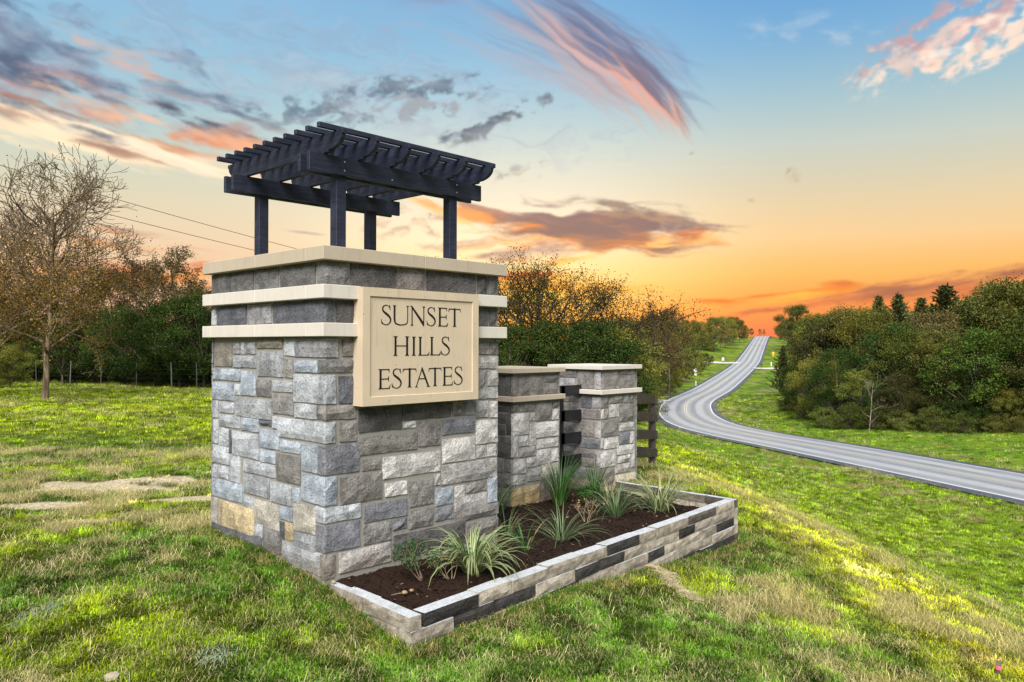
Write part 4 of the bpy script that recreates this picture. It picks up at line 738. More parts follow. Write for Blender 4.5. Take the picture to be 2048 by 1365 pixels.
# ---- letters, drawn as strokes
T_, t_ = .118, .055
def stem(x, T=T_, yb=0., yt=1., sb=.075, stp=.075):
    h = T / 2
    return [(x - h - sb, yb), (x + h + sb, yb), (x + h + sb, yb + .014), (x + h + sb * .3, yb + .035), (x + h, yb + .1), (x + h, yt - .1), (x + h + stp * .3, yt - .035), (x + h + stp, yt - .014), (x + h + stp, yt), (x - h - stp, yt), (x - h - stp, yt - .014), (x - h - stp * .3, yt - .035), (x - h, yt - .1), (x - h, yb + .1), (x - h - sb * .3, yb + .035), (x - h - sb, yb + .014)]
def sweep(pts, ws):
    q = np.array(pts, float); n = 40; t = np.linspace(0, len(q) - 1, n)
    Q = np.vstack([2 * q[0] - q[1], q, 2 * q[-1] - q[-2]]); out = []
    for s in t:
        i = min(int(s), len(q) - 2); f = s - i; a, b, c, d = Q[i:i + 4]
        out.append(.5 * ((2 * b) + (-a + c) * f + (2 * a - 5 * b + 4 * c - d) * f * f + (-a + 3 * b - 3 * c + d) * f ** 3))
    out = np.array(out); w = np.interp(t, np.arange(len(q)), ws); d = np.gradient(out, axis=0); d /= np.linalg.norm(d, axis=1)[:, None] + 1e-9; nn = np.column_stack([-d[:, 1], d[:, 0]])
    L = out + nn * w[:, None] / 2; R_ = out - nn * w[:, None] / 2
    return [[tuple(L[i]), tuple(R_[i]), tuple(R_[i + 1]), tuple(L[i + 1])] for i in range(n - 1)]
def glyph(ch, W):
    if ch == 'I': return [stem(W / 2)]
    if ch == 'H': return [stem(.13), stem(W - .13), [(.13, .485), (W - .13, .485), (W - .13, .53), (.13, .53)]]
    if ch == 'L': return [stem(.13), [(.10, 0), (W - .06, 0), (W - .03, .05), (W, .2), (W - .02, .2), (W - .07, .09), (W - .14, .045), (.10, .045)]]
    if ch == 'E': return [stem(.15), [(.12, 0), (W - .06, 0), (W - .03, .05), (W, .2), (W - .02, .2), (W - .07, .09), (W - .14, .045), (.12, .045)],
                          [(.12, 1), (W - .07, 1), (W - .075, .82), (W - .09, .82), (W - .11, .91), (W - .16, .955), (.12, .955)],
                          [(.15, .48), (W - .17, .48), (W - .135, .43), (W - .115, .36), (W - .105, .36), (W - .105, .65), (W - .115, .65), (W - .135, .58), (W - .17, .525), (.15, .525)]]
    if ch == 'T': return [stem(W / 2, stp=0), [(.03, .98), (W - .03, .98), (W, .8), (W - .02, .8), (W - .05, .88), (W - .09, .93), (.09, .93), (.05, .88), (.02, .8), (0, .8)]]
    if ch == 'A':
        a, b = .08, W - .10; ap = W * .47
        return [[(a - .02, .03), (a + .025, .03), (ap + .02, .93), (ap, 1.02), (ap - .02, .95)], [(b - .055, .03), (b + .055, .03), (ap + .03, .98), (ap, 1.02), (ap - .05, .90)],
                [(a - .08, 0), (a + .1, 0), (a + .1, .014), (a + .035, .04), (a + .02, .08), (a - .02, .04), (a - .08, .014)], [(b - .12, 0), (b + .12, 0), (b + .12, .014), (b + .06, .04), (b, .12), (b - .06, .04), (b - .12, .014)],
                [(W * .24, .40), (W * .70, .40), (W * .69, .445), (W * .255, .445)]]
    if ch == 'N':
        return [stem(.13, t_, yt=1.0, stp=0, sb=.07), [(.0, 1.0), (.14, 1.0), (W - .10, .2), (W - .08, -.02), (W - .105, -.02), (.10, .90), (.06, .965), (.0, .985)], [(W - .105, .0), (W - .08, -.02), (W - .057, .0), (W - .057, .9), (W - .03, .965), (W + .02, .985), (W + .02, 1.0), (W - .19, 1.0), (W - .19, .985), (W - .125, .965), (W - .105, .9)]]
    if ch == 'U':
        s = [[(.0, 1), (.2, 1), (.2, .986), (.165, .965), (.155, .9), (.155, .36), (.05, .36), (.05, .9), (.04, .965), (.0, .986)], [(W - .17, 1), (W, 1), (W, .986), (W - .045, .965), (W - .06, .9), (W - .06, .36), (W - .105, .36), (W - .105, .9), (W - .12, .965), (W - .17, .986)]]
        return s + sweep([(.1025, .40), (.115, .24), (.19, .09), (W * .5, .025), (W - .16, .09), (W - .09, .24), (W - .0825, .40)], [.105, .10, .075, .05, .048, .045, .045])
    if ch == 'S':
        k = W / .48
        pts = [(.40, .84), (.355, .93), (.26, .975), (.14, .94), (.075, .83), (.10, .69), (.20, .59), (.31, .50), (.41, .38), (.445, .25), (.40, .11), (.29, .025), (.17, .025), (.085, .08), (.03, .18)]
        ws = [.025, .03, .034, .048, .065, .088, .108, .115, .102, .08, .055, .038, .036, .045, .03]
        return sweep([(x * k, y) for x, y in pts], ws) + [[(.385 * k, .97), (.415 * k, .99), (.435 * k, .74), (.42 * k, .74), (.385 * k, .87)], [(.0, .28), (.015 * k, .28), (.06 * k, .12), (.085 * k, .06), (.03 * k, .05)]]
for ch, x0, x1, z0, z1 in LETTERS:
    h = z1 - z0; W = (x1 - x0) / h; mb = MB()
    for k, poly in enumerate(glyph(ch, W)):
        mb.prism([(x * h, y * h) for x, y in poly], (x0, -.0525 - .00004 * (k % 5), z0), (1, 0, 0), (0, 0, 1), (0, 1, 0), .004)
    o = mb.build('letter', M['black_paint'], panel)
# ---- two low pillars
def low_pillar(px, py, w, R1, L1, label, capmat, seed):
    t = empty('low_pillar', (px, py, -.3)); tag(t, label, 'pillar'); t_loc = Vector((px, py, -.3))
    inn = .05; a0, b0, a1, b1 = px + inn, py + inn, px + w - inn, py + w - inn
    ob = []
    m_ = MB(); m_.box((a0 + .012, b0 + .012, -.6), (a1 - .012, b1 - .012, 1.335)); m_.build('mortar_core', M['mortar'], t)
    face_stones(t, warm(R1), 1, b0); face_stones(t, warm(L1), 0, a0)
    face_stones(t, [(a0, a0 + .45, -.5, -.14, 'y2'), (a0 + .45, a1, -.5, -.16, 'g2')], 1, b0); face_stones(t, [(b0, b1, -.5, -.12, 'g2')], 0, a0)
    rear_faces(t, a0, a1, b0, b1, [(-.3, 1.01), (1.072, 1.335)], seed)
    blk('cap_stone', (px, py, 1.336), (px + w, py + w, 1.392), capmat, t)
    j = .42
    blk('band_stone', (px, py, 1.011), (px + w, py + j - e, 1.071), capmat, t); blk('band_stone', (px, py + j + e, 1.011), (px + w, py + w, 1.071), capmat, t)
    for ch_ in t.children: ch_.location = -t_loc
    return t
low_pillar(*P2c, P2R, P2L, 'low stone pillar with cream cap beside the large sign pillar', 'limestone', 40)
low_pillar(*P3c, P3R, P3L, 'low stone pillar with cream cap nearest the wooden rail fence end', 'limestone_light', 60)
# ------------------------------------------------------------------ pergola on the cap
per = empty('pergola', (.99, .985, 2.4)); tag(per, 'dark stained timber pergola standing on top of the sign pillar', 'pergola')
def ppart(name, lo, hi, mat='pergola_wood', parent=None, bev=.003):
    m_ = MB(); m_.box(tuple(lo[i] - (.99, .985, 2.4)[i] for i in range(3)), tuple(hi[i] - (.99, .985, 2.4)[i] for i in range(3))); return m_.build(name, M[mat], parent or per, bevel=bev)
pa, pb = .335, .325; pw = .092
for x in (pa, 1.983 - pa - pw):
    for y in (pb, 1.967 - pb - pw): ppart('post', (x, y, 2.401), (x + pw, y + pw, 3.155))
for y in (pb - .040, pb + pw + .002, 1.967 - pb - pw - .040, 1.967 - pb + .002):
    b_ = ppart('beam', (.058, y, 3.018), (1.922, y + .038, 3.163))
    if y < pb:
        for x in (pa + .045, .86, 1.983 - pa - .045):
            for z in (3.055, 3.125):
                if x == .86 and z > 3.1: continue
                bm_ = MB(); bm_.tube([(x - .99, y - .985 - .006, z - 2.4), (x - .99, y - .985 + .004, z - 2.4)], .0075, 8); bo = bm_.build('bolt', M['steel'], b_)
yf_, yb_ = .025, 1.86; zr0, zr1 = 3.1635, 3.310
prof = [(0, zr1)]; prof += [(.0, zr1 - .03), (.012, zr1 - .034)]
for k in range(9):
    a = k / 8 * PI / 2; prof.append((.016 + .17 * (1 - math.cos(a)), zr1 - .036 - .095 * math.sin(a)))
prof += [(.196, zr1 - .131), (.198, zr0)]
L_ = yb_ - yf_
poly = [(y, z) for y, z in prof] + [(L_ - y, z) for y, z in reversed(prof)]
poly = poly[::-1]
for i in range(6):
    x = .185 + i * (1.82 - .185 - .038 + .02) / 5
    m_ = MB(); m_.prism([(y, z) for y, z in poly], (x - .99, yf_ - .985, -2.4), (0, 1, 0), (0, 0, 1), (1, 0, 0), .038); m_.build('rafter', M['pergola_wood'], per, bevel=.002)
for i in range(11):
    y = .112 + i * (1.735 - .112) / 10; ppart('slat', (.035, y, 3.3105), (1.94, y + .038, 3.350))
# ------------------------------------------------------------------ planter walls
pw_ = empty('planter_wall', (.057, -.962, -.6)); tag(pw_, 'low block retaining wall around the flower bed in front of the pillars', 'retaining wall')
PLO = Vector((.057, -.962, -.6)); KT = dict(t=(.36, .315, .25), k=(.035, .032, .030), k2=(.11, .095, .08))
fdx, fdy = 5.243 / FRONTLEN, .352 / FRONTLEN; FN = (fdy, -fdx)
_b = [0]; ZT = -.15
def block(s0, s1, z0, z1, org, d, nrm, tone, depth=.115, skew=None):
    """a split-faced block: rough outer face, plain top"""
    _b[0] += 1; rs = random.Random(_b[0] * 13); g = .005; n = max(2, min(5, round((s1 - s0) / .08))); jt = rs.uniform(-.006, .004) if abs(z1 - ZT) < .001 else 0; z1 += jt
    s0 += g; s1 -= g; z0 += .0015; z1 -= .0015; V = []; F = []; m = 4
    off = rs.uniform(-.011, .011); rot = rs.uniform(-.006, .006)
    for j in range(m):
        for i in range(n + 1):
            s = s0 + (s1 - s0) * i / n; ed = i in (0, n) or j in (0, m - 1)
            dd = off + rot * (i / n - .5) * 2 + (rs.uniform(-.006, .0) if ed else rs.uniform(.001, .008)); z = z0 + (z1 - z0) * j / (m - 1) + (0 if ed else rs.uniform(-.006, .006))
            V.append((org[0] + d[0] * s + nrm[0] * dd, org[1] + d[1] * s + nrm[1] * dd, z))
    for j in range(m - 1):
        for i in range(n): a = j * (n + 1) + i; F.append((a, a + 1, a + n + 2, a + n + 1))
    k0 = len(V)
    for j in (0, m - 1):
        for i in range(n + 1):
            v = V[j * (n + 1) + i]; V.append((v[0] - nrm[0] * depth, v[1] - nrm[1] * depth, v[2]))
    t0 = (m - 1) * (n + 1)
    for i in range(n):
        F.append((t0 + i, t0 + i + 1, k0 + n + 1 + i + 1, k0 + n + 1 + i)); F.append((i + 1, i, k0 + i, k0 + i + 1)); F.append((k0 + i + 1, k0 + i, k0 + n + 1 + i, k0 + n + 2 + i))
    lft = [j * (n + 1) for j in range(m)]; F.append(tuple(lft + [k0 + n + 1, k0])); rgt = [n + j * (n + 1) for j in range(m)]; F.append(tuple(reversed(rgt + [k0 + 2 * n + 1, k0 + n])))
    me = bpy.data.meshes.new('block'); me.from_pydata([tuple(Vector(v) - PLO) for v in V], [], F); me.update()
    o = link('block', me, M['block'], pw_); c = KT[tone]; r = rs.uniform(.75, 1.25); o.color = (c[0] * r, c[1] * r, c[2] * r, 1)
for ci, row in enumerate(FRONT):
    z1 = ZT - .1 * ci; z0 = z1 - .0985
    for s0, s1, t in row: block(max(s0, .118) if s0 < .05 and ci % 2 == 0 else s0, s1, z0, z1, (.057, -.962), (fdx, fdy), FN, t)
# end blocks wrapping the corners, left run (towards the pillar) and right run
ldx, ldy = (.045 / 1.03, 1.03 / 1.03)
for ci in range(4):
    z1 = ZT - .1 * ci; z0 = z1 - .0985; js = [[0, .49, 1.03], [0, .27, .72, 1.03], [0, .5, 1.03], [0, .3, .8, 1.03]][ci]
    if ci % 2 == 0: js[0] = -.0
    for a, b in zip(js[:-1], js[1:]):
        a_ = a if ci % 2 == 0 or a > 0 else .118
        block(-b, -a_, z0, z1, (.057, -.962), (-ldx, -ldy), (-ldy, ldx), 't', .1 if b - a > .3 else .1)
for ci in range(6):
    z1 = ZT - .1 * ci; z0 = z1 - .0985; js = [0, .4, .82, 1.25, 1.75] if ci % 2 == 0 else [.0, .2, .62, 1.05, 1.5, 1.75]
    for a, b in zip(js[:-1], js[1:]): block(a + (.0 if a else -.0), b, z0, z1, (5.3, -.61), (.02, 1.0), (1.0, -.02), 't' if (ci + int(a * 10)) % 4 else 'k2', .075)
# ------------------------------------------------------------------ mulch bed
def bed_z(x, y):
    return -.172 - .045 * sst(0, 1.5, x) * 0 - .12 * sst(3.6, 5.3, x) + .02 * np.sin(x * 2.1 + y * 3) + (fbm(x * 3, y * 3, 77, 3) - .5) * .05 - .03 * sst(-.55, -.85, y)
def make_bed():
    xs = np.arange(.08, 5.29, .022); ys = np.arange(-.93, 1.72, .022); X, Y = np.meshgrid(xs, ys); x = X.ravel(); y = Y.ravel()
    ylo = -.962 + .352 / 5.243 * (x - .057) + .10
    keep = (y > ylo) & (x > .165) & ((x > 1.8) | (y < .1))
    z = bed_z(x, y) + (fbm(x * 28, y * 28, 71, 3) - .5) * .028
    idx = -np.ones(len(x), int); idx[keep] = np.arange(keep.sum()); nx = len(xs); ny = len(ys)
    I = (np.arange(ny - 1)[:, None] * nx + np.arange(nx - 1)[None, :]).ravel(); F = np.stack([I, I + 1, I + nx + 1, I + nx], -1); F = idx[F]; F = F[(F >= 0).all(1)]
    o = link('flower_bed_soil', fastmesh('flower_bed_soil', np.column_stack([x, y, z])[keep], F, True), M['mulch']); tag(o, kind='structure')
    rs = np.random.RandomState(3); n = 9000
    x = rs.uniform(.1, 5.22, n); y = rs.uniform(-.9, 1.6, n); k = (x > .18) & (y > -.962 + .067 * (x - .057) + .12) & ((x > 1.93) | (y < .06)); x = x[k]; y = y[k]; n = len(x)
    z = bed_z(x, y) + .006; L = rs.uniform(.006, .028, n); w = rs.uniform(.003, .008, n); a = rs.uniform(0, PI * 2, n); p = rs.uniform(-.5, .5, n)
    d = np.stack([np.cos(a) * np.cos(p), np.sin(a) * np.cos(p), np.sin(p)], 1) * L[:, None]; s = np.stack([-np.sin(a), np.cos(a), rs.uniform(-.6, .6, n)], 1) * w[:, None]; c = np.stack([x, y, z], 1)
    up = np.array([0, 0, .004])
    V = np.stack([c - d, c - s + up, c + d, c + s + up], 1).reshape(-1, 3); F = np.arange(n * 4).reshape(-1, 4)
    o = link('bark_mulch', fastmesh('bark_mulch', V, F), M['mulch']); tag(o, 'dark brown bark mulch spread over the flower bed', 'mulch', kind='stuff')
make_bed()
# ------------------------------------------------------------------ plants in the bed
def blade(base, az, length, lean, droop, w, seg_=7, twist=0):
    """one arching strap leaf; returns verts, faces, uvs"""
    V = []; F = []; U = []; p = Vector(base); el = lean; a = az
    dirh = Vector((math.cos(a), math.sin(a), 0)); side = Vector((-math.sin(a), math.cos(a), 0)); st = length / seg_
    for i in range(seg_ + 1):
        t = i / seg_; ww = w * (.55 + 1.1 * t if t < .4 else (1 - t) / .6 * .99 + .01) ** .8
        d = dirh * math.cos(el) + Vector((0, 0, 1)) * math.sin(el); nrm = d.cross(side); sv = side
        V += [tuple(p - sv * ww * .5 + nrm * ww * .12 * -1), tuple(p), tuple(p + sv * ww * .5 - nrm * ww * .12)]
        U += [(0, t), (.5, t), (1, t)]
        if i < seg_:
            F += [(3 * i, 3 * i + 1, 3 * i + 4, 3 * i + 3), (3 * i + 1, 3 * i + 2, 3 * i + 5, 3 * i + 4)]
        p = p + d * st; el -= droop * (.4 + 1.3 * t) / seg_; side = (side + Vector((0, 0, twist)) * .1).normalized()
    return V, F, U
def leaf_obj(mat, parent, args):
    V, F, U = blade(*args); m_ = MB(); m_.v = V; m_.f = F; m_.uv = U; return m_.build('leaf', M[mat], parent, True)
def clump(x, y, name, label, cat, n, lo, hi, w, mat, seed, lean=(.9, 1.45), droop=(1.2, 2.6), rad_=.05, dry=.05, group=None):
    rs = random.Random(seed); z = float(bed_z(np.array([x]), np.array([y]))[0]) - .01
    t = empty(name, (x, y, z)); tag(t, label, cat, group)
    for i in range(n):
        a = rs.uniform(0, 2 * PI); r = rad_ * math.sqrt(rs.random()); L = rs.uniform(lo, hi); ln = rs.uniform(*lean)
        leaf_obj('dry_blade' if rs.random() < dry else mat, t, ((r * math.cos(a), r * math.sin(a), 0), a + rs.uniform(-.4, .4), L, ln, rs.uniform(*droop), w * rs.uniform(.75, 1.15), 7, rs.uniform(-.6, .6)))
    return t
clump(1.085, -.48, 'striped_lily_plant', 'large clump of cream striped strap leaves in front of the sign pillar', 'plant', 110, .36, .66, .024, 'striped_blade', 1, (.7, 1.5), (1.4, 3.1), .06, .03)
clump(4.23, -.22, 'striped_lily_plant', 'pale striped strap leaved clump near the right end of the flower bed', 'plant', 84, .36, .70, .020, 'striped_blade', 2, (.7, 1.45), (1.2, 2.8), .07, .12)
clump(1.85, -.36, 'lily_grass_clump', 'small thin green clump just right of the large striped plant', 'plant', 30, .26, .46, .009, 'green_blade', 3, (.9, 1.5), (1.4, 2.6), .03, .1)
clump(2.40, -.30, 'lily_grass_clump', 'low spreading green clump in the middle of the bed front', 'plant', 56, .34, .62, .010, 'pale_blade', 4, (.5, 1.4), (1.2, 2.4), .05, .1)
clump(2.62, .80, 'lily_grass_clump', 'dark green tuft in the gap between the sign pillar and first low pillar', 'plant', 64, .42, .70, .010, 'green_blade', 5, (.9, 1.5), (.6, 2.0), .07, .05)
clump(3.70, .80, 'lily_grass_clump', 'tall upright green tuft at the foot of the first low pillar', 'plant', 100, .42, .76, .011, 'green_blade', 6, (1.1, 1.52), (.4, 1.7), .07, .05)
clump(4.55, .95, 'lily_grass_clump', 'upright green tuft against the corner of the second low pillar', 'plant', 70, .38, .68, .010, 'green_blade', 7, (1.1, 1.52), (.4, 1.9), .06, .06)
clump(3.55, -.10, 'lily_grass_clump', 'low green arching clump left of the pale striped clump', 'plant', 72, .36, .66, .011, 'pale_blade', 8, (.6, 1.45), (1.2, 2.6), .06, .08)
clump(2.2, .2, 'lily_grass_clump', 'sparse thin bladed clump by the lower right corner of the sign pillar', 'plant', 30, .32, .60, .007, 'pale_blade', 9, (.6, 1.35), (1.0, 2.2), .05, .15)
clump(4.05, .35, 'lily_grass_clump', 'loose yellowish grass clump behind the pale striped clump', 'plant', 52, .28, .56, .008, 'pale_blade', 10, (.7, 1.45), (1.0, 2.3), .06, .2)
def twiggy(x, y, name, label, cat, n, h, leafcol, leafn, seed, spread=.5, leafs=.012):
    rs = random.Random(seed); z = float(bed_z(np.array([x]), np.array([y]))[0]) - .01; t = empty(name, (x, y, z)); tag(t, label, cat); mb = MB(); tips = []
    def grow(p, d, L, r, lev):
        pts = [p]
        for k in range(3): d = (d + Vector((rs.uniform(-.25, .25), rs.uniform(-.25, .25), rs.uniform(-.05, .2)))).normalized(); p = p + d * L / 3; pts.append(p)
        mb.tube(pts, [r, r * .85, r * .7, r * .55], 5)
        if lev == 0: tips.append(p); return
        for k in range(rs.choice([2, 2, 3])):
            grow(p, (d + Vector((rs.uniform(-.8, .8), rs.uniform(-.8, .8), rs.uniform(-.1, .4)))).normalized(), L * rs.uniform(.6, .9), r * .6, lev - 1)
        if lev < 2: tips.append(p)
    for i in range(n):
        a = rs.uniform(0, 2 * PI); grow(Vector((.02 * math.cos(a), .02 * math.sin(a), 0)), Vector((math.cos(a) * spread, math.sin(a) * spread, 1)).normalized(), h * .4, .0045, 2)
    mb.build('stem', M['twig'], t)
    if leafn:
        rn = np.random.RandomState(seed); cs = np.repeat(np.array([tuple(p) for p in tips]), leafn, 0); cs = cs + rn.normal(0, .022, cs.shape)
        V, F = leaf_quads(cs, leafs, rn, .38); o = link('foliage', fastmesh('foliage', V, F), M['leaf'], t); o.color = (*leafcol, 1)
    return t
def leaf_quads(c, size, rn, asp=.5, updir=0.):
    n = len(c); d = rn.normal(0, 1, (n, 3)); d[:, 2] += updir; d /= np.linalg.norm(d, axis=1)[:, None]; s = rn.normal(0, 1, (n, 3)); s -= d * (s * d).sum(1)[:, None]; s /= np.linalg.norm(s, axis=1)[:, None]
    L = size * rn.uniform(.6, 1.35, (n, 1)); V = np.stack([c - d * L, c - s * L * asp, c + d * L, c + s * L * asp], 1).reshape(-1, 3); return V, np.arange(n * 4).reshape(-1, 4)
twiggy(.68, -.36, 'small_shrub', 'small twiggy shrub with feathery green tips by the left planter corner', 'shrub', 6, .34, (.022, .06, .02), 16, 11, .9)
twiggy(.84, -.50, 'small_shrub', 'smaller leafy twig shrub hard left of the large striped plant', 'shrub', 5, .26, (.022, .058, .02), 14, 12, .9)
twiggy(3.13, -.04, 'dry_shrub', 'bare tan twiggy plant in the middle of the flower bed', 'shrub', 6, .26, (.3, .2, .1), 1, 13, .7)
twiggy(3.98, .56, 'low_herb', 'low dark green herb between the tall green tufts', 'plant', 8, .2, (.02, .065, .014), 30, 14, .9)
twiggy(5.02, .35, 'small_shrub', 'thin reddish twig shrub at the right end of the bed', 'shrub', 5, .40, (.10, .08, .03), 6, 15, .5)
# dried flower heads, stones
def pebble(name, loc, r, mat, label, cat, seed, parent=None, group=None):
    bm = bmesh.new(); bmesh.ops.create_icosphere(bm, subdivisions=2, radius=r); rs = random.Random(seed)
    for v in bm.verts: v.co *= rs.uniform(.82, 1.15); v.co.z *= .65
    me = bpy.data.meshes.new(name); bm.to_mesh(me); bm.free(); o = link(name, me, M[mat], parent, loc)
    if label: tag(o, label, cat, group)
    return o
pebble('stone_chip', (.125, .035, ZT + .012), .017, 'rock', 'small pale stone lying on the planter wall beside the sign pillar', 'stone', 1)
df = empty('dried_flower', (.36, -.52, -.165)); tag(df, 'dried brown flower heads lying on the mulch by the planter corner', 'dried flower')
pebble('flower_head', (0, 0, .015), .022, 'dry_flower', None, None, 2, df); pebble('flower_head', (.075, .01, .012), .016, 'dry_flower', None, None, 3, df)
m_ = MB(); m_.tube([(0, 0, .012), (-.04, .03, .01), (-.09, .04, .008)], .0025, 5); m_.build('stalk', M['twig'], df)
pebble('rock', (-1.56, -.245, tz(-1.56, -.245) + .01), .045, 'rock', 'tan rock lying in the grass at the bottom left', 'rock', 4)
# ------------------------------------------------------------------ wooden rail fences
def rail_fence(name, label, pts, rails, mat, h=.14, postw=.095, posts=True, ext=.04, ptop=0.06):
    """pts: (x, y, [tops of rails]) at each post"""
    x0, y0 = pts[0][0], pts[0][1]; t = empty(name, (x0, y0, pts[0][2][-1] - .4)); tag(t, label, 'fence'); O = Vector(t.location)
    for i, (x, y, tops, has) in enumerate(pts):
        if not has: continue
        j = min(i + 1, len(pts) - 1); k = max(i - 1, 0); d = Vector((pts[j][0] - pts[k][0], pts[j][1] - pts[k][1], 0)).normalized(); n = Vector((-d.y, d.x, 0)); gz = tops[-1] - .75; top = tops[0] - .01
        m_ = MB(); m_.obox(Vector((x, y, (top + gz) / 2)) + n * (postw / 2 + .014) - O, d * postw / 2, n * postw / 2, (0, 0, (top - gz) / 2)); m_.build('post', M[mat], t, bevel=.004)
    for a, b in zip(pts[:-1], pts[1:]):
        d = Vector((b[0] - a[0], b[1] - a[1], 0)); L = d.length; d.normalize(); n = Vector((-d.y, d.x, 0))
        for k in range(len(a[2])):
            za, zb = a[2][k], b[2][k]; m_ = MB(); s0 = -ext if a[3] else 0; s1 = L + (ext if b[3] else 0); V = []
            for s in (s0, s1):
                z = za + (zb - za) * s / L; p = Vector((a[0], a[1], 0)) + d * s
                V += [p + n * .012 + Vector((0, 0, z - h)), p - n * .012 + Vector((0, 0, z - h)), p - n * .012 + Vector((0, 0, z)), p + n * .012 + Vector((0, 0, z))]
            m_.v = [tuple(v - O) for v in V]; m_.f = [(0, 3, 2, 1), (4, 5, 6, 7), (1, 2, 6, 5), (0, 4, 7, 3), (2, 3, 7, 6), (0, 1, 5, 4)]
            m_.build('rail', M[mat], t, bevel=.003)
    return t
rail_fence('rail_fence', 'brown four rail fence sloping downhill from the second low pillar', [(5.84, 1.58, [1.05, .755, .465, .18], False), (5.99, 1.62, [1.03, .735, .445, .165], True), (7.70, 2.09, [.835, .548, .263, -.028], True), (8.2, 4.9, [.75, .46, .17, -.12], True), (8.6, 7.6, [.6, .31, .02, -.27], True)], 4, 'fence_paint')
rail_fence('rail_fence', 'rail fence coloured dark for shade, closing the gap between the two low pillars', [(4.03, 1.52, [1.13, .80, .505, .21], False), (4.62, 1.52, [1.13, .80, .505, .21], True), (5.01, 1.52, [1.13, .80, .505, .21], False)], 4, 'fence_shaded')
# ------------------------------------------------------------------ wire field fence on the left
wf = empty('wire_fence', (FARF[0][0], FARF[0][1], tz(*FARF[0]))); tag(wf, 'thin wire fence with steel posts along the edge of the left wood', 'fence'); O = Vector(wf.location); tops = []
rs = random.Random(8)
for i, (x, y) in enumerate(FARF):
    z = tz(x, y); r = .025 if i % 3 == 0 else .012; m_ = MB(); q = (rs.uniform(-.04, .04), rs.uniform(-.04, .04)); m_.tube([Vector((x, y, z - .1)) - O, Vector((x + q[0], y + q[1], z + 1.15)) - O], r, 6); m_.build('post', M['galv'], wf); tops.append((x, y, z))
for k in range(5):
    m_ = MB()
    m_.tube([Vector((x, y, z + .25 + .2 * k)) - O for x, y, z in tops], .003, 4); m_.build('wire', M['wire'], wf)
# ------------------------------------------------------------------ power lines, poles, signs
def cable(name, p0, p1, sag, r, label, mat='wire', group=None, parent=None, n=20):
    p0, p1 = Vector(p0), Vector(p1); m_ = MB(); m_.tube([(p0 + (p1 - p0) * (i / n)) - Vector((0, 0, sag * 4 * (i / n) * (1 - i / n))) - p0 for i in range(n + 1)], r, 5); o = m_.build(name, M[mat], parent, loc=p0)
    if label: tag(o, label, 'cable', group)
    return o
def utility_pole(x, y, h, label, mat='pole_wood', arm=1.2, r=.13, az=0, base=None):
    z = tz(x, y) if base is None else base; t = empty('utility_pole', (x, y, z - .3)); tag(t, label, 'utility pole'); m_ = MB(); m_.tube([(0, 0, 0), (0, 0, h + .3)], [r, r * .7], 8); m_.build('pole', M[mat], t)
    if arm:
        m_ = MB(); m_.obox((0, 0, h), (math.cos(az) * arm, math.sin(az) * arm, 0), (-math.sin(az) * .06, math.cos(az) * .06, 0), (0, 0, .07)); m_.build('crossarm', M[mat], t)
        for k in (-.9, 0, .9):
            m_ = MB(); m_.tube([(math.cos(az) * arm * k, math.sin(az) * arm * k, h + .07), (math.cos(az) * arm * k, math.sin(az) * arm * k, h + .28)], [.05, .07], 6); m_.build('insulator', M['galv'], t)
    return Vector((x, y, z + h))
azv = math.atan2(RH[1], RH[0])
def wpt(u, v, z): x, y = xy_of(u, v); return (float(x), float(y), z)
# near line crossing the left sky: poles stand outside the frame and behind the trees
pA = wpt(-34.5, 26.7, 13.05); pB = wpt(-6.5, 62, 6.7)
utility_pole(pA[0], pA[1], pA[2] - tz(pA[0], pA[1]), 'tall wooden utility pole left of the field outside the picture', az=azv + .6)
utility_pole(pB[0], pB[1], pB[2] - tz(pB[0], pB[1]), 'wooden utility pole hidden behind the sign pillar', az=azv + .6)
cable('power_line', wpt(-17.33, 32, 7.94) if False else pA, pB, .55, .016, 'upper of the two power lines crossing the sky left of the pergola')
cable('power_line', (pA[0], pA[1], pA[2] - 1.25), (pB[0], pB[1], pB[2] - .55), .55, .016, 'lower of the two power lines crossing the sky left of the pergola')
a1 = utility_pole(POLES[0][0], POLES[0][1], 5.7, 'dark utility pole with crossarm at the far wood left of the road', az=azv + .3, base=.15)
a2 = utility_pole(140.74, 82.79, 6.1, 'short dark service pole left of the pole with the crossarm', arm=.4, az=azv, base=-4.6)
a3 = utility_pole(POLES[2][0], POLES[2][1], 4.8, 'pale utility pole with long crossarm beyond the road on the right', 'pole_pale', 2.4, .13, azv, base=-1.55)
cable('service_line', a1, a2 + Vector((0, 0, -.3)), 1.0, .05, 'upper sagging service line between the two far dark poles', 'pale_wire')
cable('service_line', a1 + Vector((0, 0, -1.2)), a2 + Vector((0, 0, -1.4)), .7, .05, 'lower sagging service line between the two far dark poles', 'pale_wire')
cable('service_line', a1 + Vector((0, 0, .2)), a3 + Vector((0, 0, .2)), .9, .028, 'upper line crossing high over the far road', 'pale_wire')
cable('service_line', a1 + Vector((0, 0, -1.3)), a3 + Vector((0, 0, -1.6)), .9, .028, 'lower line crossing over the far road', 'pale_wire')
pl = a1 + Vector((-RH[0] * 24, -RH[1] * 24, 0)); cable('service_line', a1 + Vector((0, 0, .2)), tuple(pl), .5, .028, 'line running left from the far dark crossarm pole into the trees', 'pale_wire')
fwd = Vector((FH[0], FH[1], 0)); rgt = Vector((RH[0], RH[1], 0)); upv = Vector((0, 0, 1))
def plate(mb, c, w, h, diamond=False, th=.01):
    if diamond: mb.obox(c, (rgt + upv).normalized() * w / 2, (upv - rgt).normalized() * w / 2, fwd * th)
    else: mb.obox(c, rgt * w / 2, upv * h / 2, fwd * th)
